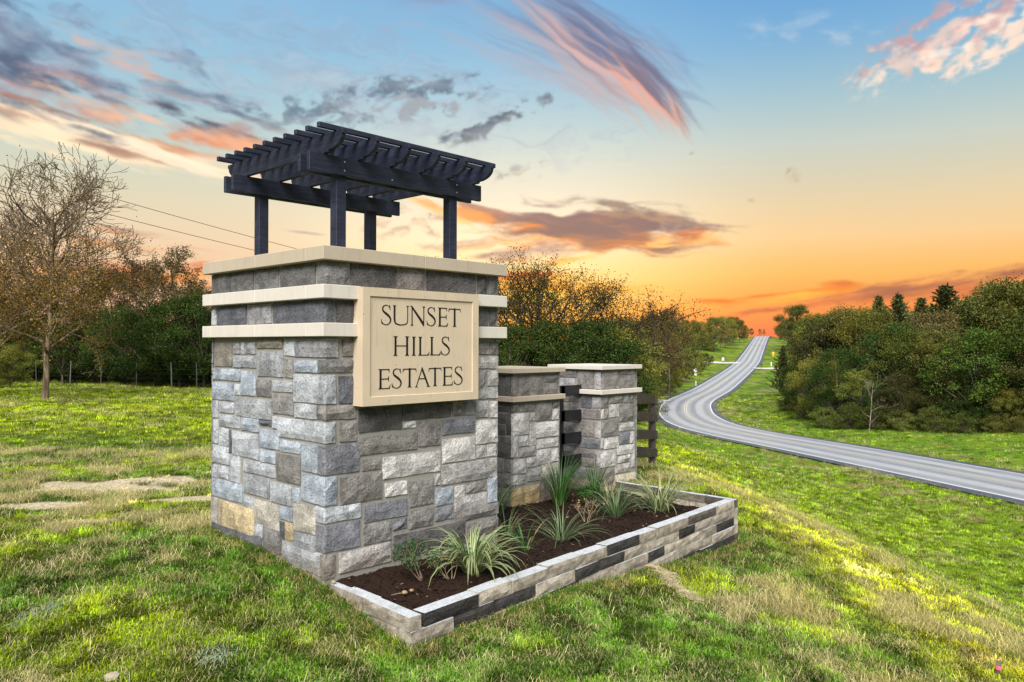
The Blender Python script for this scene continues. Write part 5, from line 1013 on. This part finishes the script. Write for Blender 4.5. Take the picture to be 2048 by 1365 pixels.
def sign_post(x, y, label, h, parts, r=.035, name='road_sign'):
    z = tz(x, y); t = empty(name, (x, y, z)); tag(t, label, 'road sign'); m_ = MB(); m_.tube([(0, 0, -.2), (0, 0, h)], r, 6); m_.build('post', M['galv'], t)
    for (nm, zc, w, hh, dia, mat) in parts:
        m_ = MB(); plate(m_, Vector((0, 0, zc)) - fwd * .06, w, hh, dia); m_.build(nm, M[mat], t)
dx_, dy_ = SIGNS[0]; sign_post(dx_, dy_, 'back of a grey diamond road sign with small plate by the road bend', 3.3, [('sign_plate', 2.85, .66, .66, True, 'sign_back'), ('small_plate', 2.02, .5, .42, False, 'sign_back')])
m_ = MB(); m_.obox(Vector((0, 0, 2.85)) - fwd * .08, rgt * .035, upv * .35, fwd * .006); m_.build('stiffener', M['galv'], [o for o in bpy.data.objects if o.name == 'road_sign'][0])
sign_post(*SIGNS[1], 'white rectangular sign with black mark by the gravel driveway', 2.2, [('sign_plate', 1.75, .62, .85, False, 'sign_white')])
m_ = MB(); m_.obox(Vector((0, 0, 1.75)) - fwd * .08, rgt * .07, upv * .28, fwd * .006); m_.build('black_mark', M['black_paint'], [o for o in bpy.data.objects if o.name == 'road_sign.001'][0])
sign_post(*SIGNS[2], 'yellow diamond warning sign with plate right of the far road', 2.4, [('sign_plate', 1.9, .8, .8, True, 'sign_yellow'), ('small_plate', 1.05, .5, .4, False, 'sign_yellow')])
def marker(x, y, h, w, label):
    z = tz(x, y); t = MB(); t.obox((0, 0, h / 2), rgt * w, fwd * .02, (0, 0, h / 2)); o = t.build('marker_post', M['sign_white'], loc=(x, y, z)); tag(o, label, 'marker post')
marker(*SIGNS[3], 1.0, .05, 'short white marker post in front of the diamond sign'); marker(*SIGNS[4], 1.1, .12, 'white marker beside the road below the yellow sign')
x, y = SIGNS[5]; z = tz(x, y); mbx = empty('mailbox', (x, y, z)); tag(mbx, 'dark mailbox on a post at the right hand driveway', 'mailbox'); m_ = MB(); m_.tube([(0, 0, -.1), (0, 0, 1.05)], .06, 6); m_.build('post', M['pole_wood'], mbx); m_ = MB(); m_.box((-.2, -.28, 1.05), (.2, .28, 1.25)); m_.tube([(-.0, -.28, 1.25), (0, .28, 1.25)], .2, 10); m_.build('box', M['pole_wood'], mbx)
# survey stake with pink tape, straw roll, netting scraps
x, y = 3.59, -3.62; z = tz(x, y); sk = empty('survey_stake', (x, y, z)); tag(sk, 'short wooden survey stake with pink tape at the bottom right', 'stake'); m_ = MB(); m_.box((-.008, -.018, -.1), (.008, .018, .10)); m_.build('stake', M['post_wood'], sk); m_ = MB(); m_.tube([(0, 0, .035), (0, 0, .06)], .022, 8); m_.obox((.02, .0, .03), (.014, .006, -.02), (.0, .01, .004), (.001, 0, .001)); m_.build('ribbon', M['pink_tape'], sk)
def scatter_fibres(name, pts, n, L, mat, label, cat, seed, spread, r=.0016, h=.03):
    rs = random.Random(seed); m_ = MB(); c0 = Vector((pts[0][0], pts[0][1], tz(*pts[0])))
    for i in range(n):
        t = rs.random() * (len(pts) - 1); k = int(t); f = t - k; x = pts[k][0] * (1 - f) + pts[k + 1][0] * f + rs.gauss(0, spread); y = pts[k][1] * (1 - f) + pts[k + 1][1] * f + rs.gauss(0, spread); z = tz(x, y) + rs.uniform(.01, h)
        d = math.atan2(pts[k + 1][1] - pts[k][1], pts[k + 1][0] - pts[k][0]) + rs.gauss(0, .5); l = L * rs.uniform(.4, 1); q = Vector((x, y, z)) - c0; dv = Vector((math.cos(d), math.sin(d), rs.uniform(-.15, .15))) * l / 2
        m_.tube([q - dv, q + Vector((0, 0, .012)), q + dv], r, 3, False)
    o = m_.build(name, M[mat], loc=c0); tag(o, label, cat, kind='stuff')
scatter_fibres('erosion_straw', [(3.2, -.75), (3.12, -1.02), (2.9, -1.22), (2.75, -1.55)], 420, .16, 'straw_roll', 'pale straw netting strip lying in the grass right of the planter', 'erosion netting', 1, .03, .0022, .06)
scatter_fibres('netting_scrap', [(3.15, -.95), (3.0, -1.1)], 90, .1, 'netting', 'pale green netting scrap beside the straw strip', 'netting', 2, .05)
scatter_fibres('netting_scrap', [(-1.06, -.45), (-.98, -.35)], 110, .09, 'netting', 'pale green netting scrap in the grass at the bottom centre left', 'netting', 3, .06)
scatter_fibres('netting_scrap', [(-1.75, .85), (-1.45, 1.05)], 130, .1, 'netting', 'pale green netting scrap in the straw at the lower left', 'netting', 4, .06)
# ------------------------------------------------------------------ trees
def branchset(rs, p, d, L, r, lev, maxlev, segs, tips, up=.12, bend=.28, ang=.75, kids=(2, 3), shrink=(.62, .82), minr=.0012):
    n = 3 if lev < maxlev else 2; pts = [p]; dd = d
    for k in range(n):
        dd = (dd + Vector((rs.gauss(0, bend), rs.gauss(0, bend), rs.gauss(0, bend) + up)) * .5).normalized(); p = p + dd * L / n; pts.append(p)
        if lev >= maxlev - 1 or (lev >= 2 and k > 0): tips.append((tuple(p), lev))
    r2 = max(minr, r * .62); segs.append((pts, r, r2, lev))
    if lev >= maxlev: return
    for k in range(rs.randint(*kids)):
        q = pts[-1] if k < 2 else pts[rs.randint(1, n - 1)]
        nd = (dd + Vector((rs.gauss(0, 1), rs.gauss(0, 1), rs.gauss(0, .7))).normalized() * ang).normalized()
        branchset(rs, q, nd, L * rs.uniform(*shrink), r2 * rs.uniform(.7, .95), lev + 1, maxlev, segs, tips, up, bend, ang, kids, shrink, minr)
def wood_mesh(name, segs):
    m_ = MB()
    for pts, r, r2, lev in segs:
        n = len(pts); k = 8 if lev == 0 else (5 if lev < 3 else 3); m_.tube(pts, [r + (r2 - r) * i / (n - 1) for i in range(n)], k, False)
    me = m_.mesh(name, True); me.materials.append(M['bark']); return me
def puffs(rn, n, w, z0, z1, shape, squash=.8):
    out = []
    for i in range(n):
        t = rn.uniform(0, 1) ** .9; z = z0 + (z1 - z0) * t; R_ = w / 2 * shape(t); a = rn.uniform(0, 2 * PI); rr = R_ * math.sqrt(rn.uniform(.12, 1)); out.append((rr * math.cos(a), rr * math.sin(a), z))
    return np.array(out)
LIB = {}
def lib(kind, crown, wood): LIB.setdefault(kind, []).append((crown, wood))
def crown_mesh(V, F): me = fastmesh('crown', V, F); me.materials.append(M['leaf']); return me
def leafy_tree(kind, seed, w, z0, leaves, size, npuff, prad, trunk_r=.018, sh=lambda t: math.sin(PI * min(1, .12 + t * .86)) ** .55, clear=.15, droop=0, asp=.55):
    rs = random.Random(seed); rn = np.random.RandomState(seed); segs = []; tips = []
    P = puffs(rn, npuff, w, z0, 1 - prad * .75, sh)
    base = Vector((0, 0, -.03)); top = Vector((rs.uniform(-.04, .04), rs.uniform(-.04, .04), clear + .12)); segs.append(([base, (base + top) / 2 + Vector((rs.uniform(-.01, .01), 0, 0)), top], trunk_r, trunk_r * .75, 0))
    for p in P[:: max(1, npuff // 26)]:
        q = Vector(p); m1 = top.lerp(q, .45) + Vector((rs.gauss(0, .02), rs.gauss(0, .02), -.02 + rs.gauss(0, .015))); segs.append(([top - Vector((0, 0, rs.uniform(0, .1))), m1, q], trunk_r * .45, .002, 2))
    per = leaves // npuff; C_ = []
    for p in P:
        pr = prad * rn.uniform(.6, 1.25); k = int(per * rn.uniform(.5, 1.4)); d = rn.normal(0, 1, (k, 3)); d /= np.linalg.norm(d, axis=1)[:, None]; rr = pr * rn.uniform(0, 1, (k, 1)) ** .42
        q = p + d * rr * np.array([1, 1, .72]); q[:, 2] -= droop * rr[:, 0]; C_.append(q)
    # stray twigs breaking the outline
    k = leaves // 14; a = rn.randint(0, npuff, k); d = rn.normal(0, 1, (k, 3)); d /= np.linalg.norm(d, axis=1)[:, None]; C_.append(P[a] + d * prad * rn.uniform(.85, 1.25, (k, 1)))
    C_ = np.concatenate(C_); C_ = C_[C_[:, 2] > .0]; V, F = leaf_quads(C_, size, rn, asp); lib(kind, crown_mesh(V, F), wood_mesh('trunk', segs))
def open_tree(kind, seed, maxlev, leaves, size, spread, trunk_h=.22, trunk_r=.02, ang=.75, up=.12, lean=(0, 0), leafzone=(0, 1), L0=.26, kids=(2, 3), nlimb=6, jit=.012, leader=True, top=.75):
    rs = random.Random(seed); rn = np.random.RandomState(seed); segs = []; tips = []
    p = Vector((0, 0, -.02)); pts = [p]; d = Vector((lean[0], lean[1], 1)).normalized(); n = 7; H_ = (.80 if top < .5 else .92) if leader else trunk_h * 1.25
    for k in range(n): d = (d + Vector((rs.gauss(0, .06), rs.gauss(0, .06), .05))).normalized(); p = p + d * H_ / n; pts.append(p)
    for k in range(n): segs.append(([pts[k], pts[k + 1]], trunk_r * (1 - k / n * .85), trunk_r * (1 - (k + 1) / n * .85), 0))
    for i in range(nlimb):
        t = trunk_h + (1 - trunk_h) * (i / nlimb) ** 1.0 if leader else rs.uniform(.75, 1); f = t * n if leader else t * n; k = min(n - 1, int(f)); q = pts[k].lerp(pts[k + 1], min(1, f - k)); a = i * 2.4 + rs.uniform(-.5, .5); el = rs.uniform(.15, .6) + (t * .6 if leader else .4)
        Lb = L0 * spread * ((1.15 - t * top) if leader else 1)
        branchset(rs, q, Vector((math.cos(a) * math.cos(el), math.sin(a) * math.cos(el), math.sin(el))), Lb, trunk_r * (.5 - .25 * t if leader else .55), 1, maxlev, segs, tips, up, .28, ang, kids)
    T = np.array([t_[0] for t_ in tips]); z = T[:, 2].max(); s = 1 / z; V = None
    segs = [([q * s for q in a], r, r2, l) for a, r, r2, l in segs]; T = T * s
    if leaves:
        wgt = np.interp(T[:, 2], [leafzone[0], leafzone[0] + .1, leafzone[1] - .15, leafzone[1]], [.3, 1, 1, .03]); wgt /= wgt.sum(); c = T[rn.choice(len(T), leaves, p=wgt)] + rn.normal(0, jit, (leaves, 3)); V, F = leaf_quads(c, size, rn, .55)
        cm = crown_mesh(V, F)
    else: cm = None
    lib(kind, cm, wood_mesh('trunk', segs)); return len(segs)
def cedar(kind, seed, w):
    rs = random.Random(seed); rn = np.random.RandomState(seed); segs = [([Vector((0, 0, -.03)), Vector((0, 0, .5)), Vector((0, 0, 1))], .016, .002, 0)]; C_ = []; D_ = []
    nb = 150
    for i in range(nb):
        t = (i / nb) ** .9; z = .05 + .93 * t; L = w * .55 * ((1 - t) ** .9 + .03) * rs.uniform(.55, 1.15); a = i * 2.4 + rs.uniform(-.4, .4); d = Vector((math.cos(a), math.sin(a), .35)); p0 = Vector((0, 0, z)); p1 = p0 + d * L * .6; p2 = p0 + Vector((d.x, d.y, .42)) * L
        segs.append(([p0, p1, p2], .004, .001, 3)); k = int(46 * (.3 + L / (w * .5)))
        f = rn.uniform(.15, 1.05, k)[:, None]; q = np.array(p0) + (np.array(p2) - np.array(p0)) * f; q += rn.normal(0, 1, (k, 3)) * np.array([.016, .016, .012]) * (1.5 - f) ; C_.append(q); D_.append(np.repeat(np.array([[d.x, d.y, .5]]), k, 0))
    c = np.concatenate(C_); d = np.concatenate(D_) + rn.normal(0, .45, (len(c), 3)); d /= np.linalg.norm(d, axis=1)[:, None]; s = rn.normal(0, 1, c.shape); s -= d * (s * d).sum(1)[:, None]; s /= np.linalg.norm(s, axis=1)[:, None]; L = .022 * rn.uniform(.6, 1.4, (len(c), 1))
    V = np.stack([c - d * L, c - s * L * .28, c + d * L, c + s * L * .28], 1).reshape(-1, 3); lib(kind, crown_mesh(V, np.arange(len(V)).reshape(-1, 4)), wood_mesh('trunk', segs))
for s_ in (1, 2, 3): leafy_tree('dense', s_, .95, .16, 26000, .0085, 95, .105, .014, clear=.1)
for s_ in (4, 5): leafy_tree('oak', s_, 1.0, .24, 24000, .0082, 80, .10, .02, clear=.2)
for s_ in (6, 7): leafy_tree('olive', s_, .95, .14, 24000, .0082, 85, .10, .015, clear=.1)
for s_ in (8, 9): leafy_tree('bushy', s_, 1.35, .10, 12000, .016, 50, .19, .02, clear=.03, sh=lambda t: (1 - t) ** .4)
for s_ in (10, 11): leafy_tree('leafy', s_, 1.0, .12, 20000, .010, 80, .105, .015, clear=.1)
for s_ in (12, 13): cedar('cedar', s_, .78)
open_tree('oakbare', 21, 5, 23000, .0038, .62, .27, .014, .85, .10, leafzone=(.12, .66), kids=(2, 4), nlimb=28, jit=.016, top=.36)
open_tree('oakbare', 22, 5, 23000, .0038, .66, .27, .014, .85, .10, leafzone=(.12, .66), kids=(2, 4), nlimb=26, jit=.016, top=.36)
open_tree('sparse', 23, 5, 10000, .0052, .92, .25, .022, .8, .12, (.25, .05), (.0, 1.25), kids=(2, 3), nlimb=8, jit=.024, leader=False)
open_tree('sparse', 24, 5, 10000, .0052, .92, .25, .022, .8, .12, (-.2, .1), (.0, 1.25), kids=(2, 3), nlimb=8, jit=.024, leader=False)
open_tree('thin', 25, 5, 5000, .0075, .8, .3, .014, .7, .16, (.05, 0), (.1, 1.0), kids=(2, 3), nlimb=10, jit=.016)
open_tree('thin', 26, 5, 5000, .0075, .85, .3, .014, .75, .14, (-.05, 0), (.1, 1.0), kids=(2, 3), nlimb=10, jit=.016)
open_tree('dead', 27, 5, 0, .01, .9, .2, .010, .75, .12, (.1, 0), (0, 1), kids=(2, 2), nlimb=7)
TCOL = dict(under=(.018, .030, .010), dense=(.028, .044, .013), oak=(.075, .080, .026), olive=(.100, .105, .026), bushy=(.075, .085, .024), leafy=(.060, .088, .020), cedar=(.052, .066, .026), oakbare=(.115, .078, .026), sparse=(.032, .031, .011), thin=(.070, .050, .022), brown=(.075, .064, .028), yellow=(.20, .20, .035), dead=(.3, .3, .3))  # under: shade low inside the left wood is put into this dark colour
BARK = dict(under=(.14, .12, .10), dense=(.16, .13, .11), oak=(.12, .10, .085), olive=(.13, .11, .09), bushy=(.2, .17, .13), leafy=(.14, .12, .1), cedar=(.10, .075, .06), oakbare=(.17, .125, .085), sparse=(.055, .042, .036), thin=(.10, .075, .06), brown=(.1, .08, .065), yellow=(.2, .17, .12), dead=(.26, .22, .18))
NAME = dict(under='understory_tree', dense='evergreen_tree', oak='oak_tree', olive='olive_green_tree', bushy='bush', leafy='leafy_tree', cedar='cedar_tree', oakbare='oak_tree', sparse='leaning_tree', thin='thin_tree', brown='brown_tree', yellow='yellow_bush', dead='dead_tree')
ADJ = dict(under='low thicket tree coloured dark for shade', dense='dark dense evergreen', oak='rounded grey green oak', olive='olive green tree', bushy='low roadside bush', leafy='fresh green leafy tree', cedar='pointed dark cedar', oakbare='tall half bare oak', sparse='open crowned dark limbed tree', thin='thin nearly bare tree', brown='dark brown brushy tree', yellow='yellow green sunlit bush', dead='bare pale dead tree')
def zone(px, v):
    if px < 700: return ('behind the wire fence', 'trees of the left wood') if v > 26 else ('on the left lawn', 'trees on the left lawn')
    if v < 60 and px < 1300: return ('behind the low pillars', 'trees behind the low pillars')
    if px < 1500 and v < 156: return ('left of the road bend', 'trees left of the road bend')
    if px < 1512: return ('in the far left wood', 'trees of the far left wood')
    if v > 200: return ('by the far hilltop', 'trees by the far hilltop')
    return ('in the right wood', 'trees of the wood right of the road')
ORD = ['first', 'second', 'third', 'fourth', 'fifth', 'sixth', 'seventh', 'eighth', 'ninth', 'tenth', 'eleventh', 'twelfth', 'thirteenth', 'fourteenth', 'fifteenth', 'sixteenth', 'seventeenth', 'eighteenth', 'nineteenth', 'twentieth', 'twenty-first', 'twenty-second', 'twenty-third', 'twenty-fourth', 'twenty-fifth', 'twenty-sixth', 'twenty-seventh', 'twenty-eighth', 'twenty-ninth', 'thirtieth']
def place_trees():
    items = []
    for kind, x, y, ztop, wf in TREES:
        u, v = uv_of(x, y); items.append([1024 + u / v * CAM['f'], v, kind, x, y, ztop, wf])
    byk = {}
    for it in items: byk.setdefault((zone(it[0], it[1])[0], it[2]), []).append(it)
    lab = {}
    for (zn, k), L in byk.items():
        L.sort(key=lambda q: q[0])
        for i, it in enumerate(L):
            if len(L) == 1: s = f'{ADJ[k]} {zn}'
            else: s = f'{ADJ[k]}, {ORD[i % 30]} of its kind from the left {zn}'
            lab[id(it)] = s
    rs = random.Random(5); cnt = {}
    for it in items:
        px, v, kind, x, y, ztop, wf = it; lk = {'brown': 'oak', 'yellow': 'leafy', 'under': 'dense'}.get(kind, kind); z = tz(x, y) - .05; h = max(1.2, ztop - z)
        k = cnt.get(lk, 0); cnt[lk] = k + 1; cm, wm = LIB[lk][k % len(LIB[lk])]
        t = empty(NAME[kind], (x, y, z), rs.uniform(0, 2 * PI) if kind not in ('sparse',) else azv + rs.uniform(-.3, .3)); t.scale = (h * wf, h * wf, h)
        tag(t, lab[id(it)], 'bush' if kind in ('bushy', 'yellow') else 'tree', zone(px, v)[1])
        if cm is not None:
            o = link('crown', cm, None, t); c = TCOL[kind]; q = rs.uniform(.6, 1.4); hue = rs.uniform(-.12, .12); o.color = (c[0] * q * (1 + hue), c[1] * q, c[2] * q, 1)
        o = link('trunk', wm, None, t); c = BARK[kind]; o.color = (*c, 1)
place_trees()
# fallen branches at the foot of the lawn oak and the wood's edge
def fallen(x, y, label, L, seed):
    rs = random.Random(seed); segs = []; tips = []; branchset(rs, Vector((0, 0, .06)), Vector((1, .2, .05)), L, .03, 1, 4, segs, tips, 0, .2, .6, (2, 3)); segs = [([Vector((q.x, q.y, max(.02, q.z * .35))) for q in a], r, r2, l) for a, r, r2, l in segs]
    me = wood_mesh('fallen_branch', segs); o = link('fallen_branch', me, None, None, (x, y, tz(x, y))); o.rotation_euler.z = rs.uniform(0, 6); o.color = (.16, .13, .1, 1); tag(o, label, 'branch')
fallen(4.6, 20.9, 'dark fallen twigs beside the trunk of the lawn oak', .5, 1)
fallen(8.0, 36.0, 'pale fallen branch lying by the wire fence', 1.5, 2)
# ------------------------------------------------------------------ grass
def tuft(name, n, hmin, hmax, spread, w, lean, seed, lay=0.):
    rn = random.Random(seed); V = []; F = []
    for i in range(n):
        a = rn.uniform(0, 2 * PI); r = spread * math.sqrt(rn.random()); b = rn.uniform(0, 2 * PI); x, y = r * math.cos(b), r * math.sin(b); h = rn.uniform(hmin, hmax); ln = rn.uniform(*lean); ww = w * rn.uniform(.6, 1.2)
        dx, dy = math.cos(a), math.sin(a); sx, sy = -dy * ww / 2, dx * ww / 2; z0 = rn.uniform(0, .02) * lay
        k = len(V); p1 = (x + dx * h * math.sin(ln * .6) * .5, y + dy * h * math.sin(ln * .6) * .5, z0 + h * math.cos(ln * .6) * .55); p2 = (x + dx * h * math.sin(ln), y + dy * h * math.sin(ln), z0 + h * max(.06, math.cos(ln)))
        V += [(x - sx, y - sy, z0 - .01), (x + sx, y + sy, z0 - .01), (p1[0] + sx * .8, p1[1] + sy * .8, p1[2]), (p1[0] - sx * .8, p1[1] - sy * .8, p1[2]), p2]; F += [(k, k + 1, k + 2, k + 3), (k + 3, k + 2, k + 4)]
    me = bpy.data.meshes.new(name); me.from_pydata(V, [], F); me.materials.append(M['grass_blade']); me.update(); o = bpy.data.objects.new(name, me); tcol.objects.link(o); return o
tcol = bpy.data.collections.new('tufts')
tuft('tuft_a', 30, .015, .042, .07, .0050, (.4, 1.3), 1); tuft('tuft_b', 28, .012, .036, .08, .0056, (.6, 1.45), 2)
tuft('tuft_c', 18, .035, .075, .05, .0046, (.1, .9), 3); tuft('tuft_d', 16, .06, .15, .09, .0026, (1.42, 1.57), 4, .6)
tuft('tuft_e', 12, .06, .17, .10, .0024, (1.45, 1.57), 5, .8)
def grass(name, label, pts, idx, sc, tint, seed):
    n = len(pts); rn = np.random.RandomState(seed); me = bpy.data.meshes.new(name); me.vertices.add(n); me.vertices.foreach_set('co', pts.astype(np.float32).ravel())
    me.attributes.new('idx', 'INT', 'POINT').data.foreach_set('value', idx.astype(np.int32)); me.attributes.new('sc', 'FLOAT', 'POINT').data.foreach_set('value', sc.astype(np.float32))
    rot = np.column_stack([rn.uniform(-.12, .12, n), rn.uniform(-.12, .12, n), rn.uniform(0, 6.28, n)]); me.attributes.new('rot', 'FLOAT_VECTOR', 'POINT').data.foreach_set('vector', rot.astype(np.float32).ravel())
    me.attributes.new('tint', 'FLOAT_COLOR', 'POINT').data.foreach_set('color', np.column_stack([tint, np.ones(n)]).astype(np.float32).ravel()); me.update()
    o = link(name, me); tag(o, label, 'grass', kind='stuff')
    ng = bpy.data.node_groups.new(name + '_nodes', 'GeometryNodeTree'); ng.interface.new_socket(name='Geometry', in_out='INPUT', socket_type='NodeSocketGeometry'); ng.interface.new_socket(name='Geometry', in_out='OUTPUT', socket_type='NodeSocketGeometry')
    gi = ng.nodes.new('NodeGroupInput'); go = ng.nodes.new('NodeGroupOutput'); ip = ng.nodes.new('GeometryNodeInstanceOnPoints'); ci = ng.nodes.new('GeometryNodeCollectionInfo'); ci.inputs['Collection'].default_value = tcol; ci.inputs['Separate Children'].default_value = True; ci.inputs['Reset Children'].default_value = True
    def na(nm, ty): x = ng.nodes.new('GeometryNodeInputNamedAttribute'); x.data_type = ty; x.inputs['Name'].default_value = nm; return [s for s in x.outputs if s.enabled and s.name == 'Attribute'][0]
    l = ng.links.new; l(gi.outputs[0], ip.inputs['Points']); l(ci.outputs[0], ip.inputs['Instance']); ip.inputs['Pick Instance'].default_value = True; l(na('idx', 'INT'), ip.inputs['Instance Index']); l(na('rot', 'FLOAT_VECTOR'), ip.inputs['Rotation']); l(na('sc', 'FLOAT'), ip.inputs['Scale']); l(ip.outputs[0], go.inputs[0])
    md = o.modifiers.new('scatter', 'NODES'); md.node_group = ng; return o
def field(name, label, seed, n, vr, halfang, s0, s1, power=1.0, tall=1.):
    rn = np.random.RandomState(seed); v0, v1 = vr; v = (rn.uniform(0, 1, n) * (v1 ** power - v0 ** power) + v0 ** power) ** (1 / power); u = rn.uniform(-1, 1, n) * v * math.tan(rad(halfang)); x, y = xy_of(u, v)
    c, g, s = cover(x, y); d, _ = road_near(x, y); out = (x > .03) & (x < 5.35) & (y < 1.75) & (y > -1.0 + .067 * x - .0); pil_ = (x > .04) & (x < 1.95) & (y > .04) & (y < 1.93)
    keep = (d > 4.0) & ~out & ~pil_ & (rn.uniform(0, 1, n) > s * 1.05) & (rn.uniform(0, 1, n) < .25 + 1.3 * sst(.28, .5, fbm(x * 5, y * 5, 93, 3)))
    x, y, v, u, c, g = x[keep], y[keep], v[keep], u[keep], c[keep], g[keep]; n = len(x); z = terrain(x, y)
    r = rn.uniform(0, 1, n); idx = np.where(g > .45, np.where(r < .55, 0, np.where(r < .90, 1, np.where(r < .95, 2, 3))), np.where(r < .42, 1, np.where(r < .50, 0, np.where(r < .77, 3, 4))))
    straw = (idx >= 3); cl = fbm(x * 7, y * 7, 91, 3); cl2 = fbm(x * 2.2 + 5, y * 2.2, 95, 3); tint = c * (rn.uniform(.5, 1.5, (n, 1)) * (.35 + 1.3 * sst(.33, .66, cl))[:, None] * (.7 + .6 * sst(.35, .65, cl2))[:, None]); yel = sst(.5, .68, fbm(x * 3.1, y * 3.1 + 9, 97, 3))[:, None] * .5; tint = tint * (1 - yel) + tint * np.array([1.5, 1.18, .8]) * yel; tint = tint * 1.33; low_ = (g < .5) & (idx < 3); tint[low_] = np.array([.12, .17, .015]) * rn.uniform(.4, 1.4, (low_.sum(), 1)); tint[straw] = (np.array([.16, .135, .07]) + np.array([.46, .42, .30]) * rn.uniform(0, 1, (straw.sum(), 1)) ** 1.3)
    lime = (u > 2.4) & (u < 6) & straw; tint[lime] *= np.array([1., 1.0, .8])
    fl = rn.uniform(0, 1, n) < .1; tint[fl & ~straw] = np.array([.045, .09, .015])
    sc = (s0 + (s1 - s0) * (v - v0) / (v1 - v0)) * rn.uniform(.7, 1.25, n) * tall
    grass(name, label, np.column_stack([x, y, z]), idx, sc, tint, seed)
field('lawn_grass', 'short green and straw coloured grass around the monument', 1, 120000, (3.2, 13), 36, .95, 1.35, 1.7)
field('meadow_grass', 'mown grass of the field and bank farther off', 2, 62000, (12, 48), 36, 1.5, 3.4, 1.6)
field('verge_grass', 'rough grass along the road verges', 3, 36000, (46, 130), 36, 3.0, 6.0, 1.5)
# grass standing against the foot of walls
def edge_grass():
    rn = np.random.RandomState(9); pts = []
    for (a, b, m) in [((.02, .0), (.03, 1.95), 260), ((.0, -1.0), (.03, .0), 120), ((.03, -1.0), (5.33, -.66), 620), ((5.4, -.66), (5.45, 1.2), 200)]:
        t = rn.uniform(0, 1, m)[:, None]; p = np.array(a) * (1 - t) + np.array(b) * t; d = np.array([b[0] - a[0], b[1] - a[1]]); d /= np.linalg.norm(d); nn = np.array([-d[1], d[0]]); side = -1 if a[1] < -.9 and b[0] > 1 or a[0] > 5 else 1
        pts.append(p + nn * side * np.abs(rn.normal(0, .05, (m, 1))) * (1 if side == 1 else 1))
    p = np.concatenate(pts); x, y = p[:, 0], p[:, 1]; n = len(x); z = terrain(x, y); ok = z > -1.2
    z = np.where(inpoly(x, y, BED), -.6, z); idx = np.where(rn.uniform(0, 1, n) < .7, 2, 3); tint = np.array([.05, .12, .015]) * rn.uniform(.5, 1.3, (n, 1)); tint[idx == 3] = (.36, .28, .14)
    grass('wall_foot_grass', 'longer green grass growing against the foot of the walls', np.column_stack([x, y, z]), idx, rn.uniform(.6, 1.25, n), tint, 9)
edge_grass()
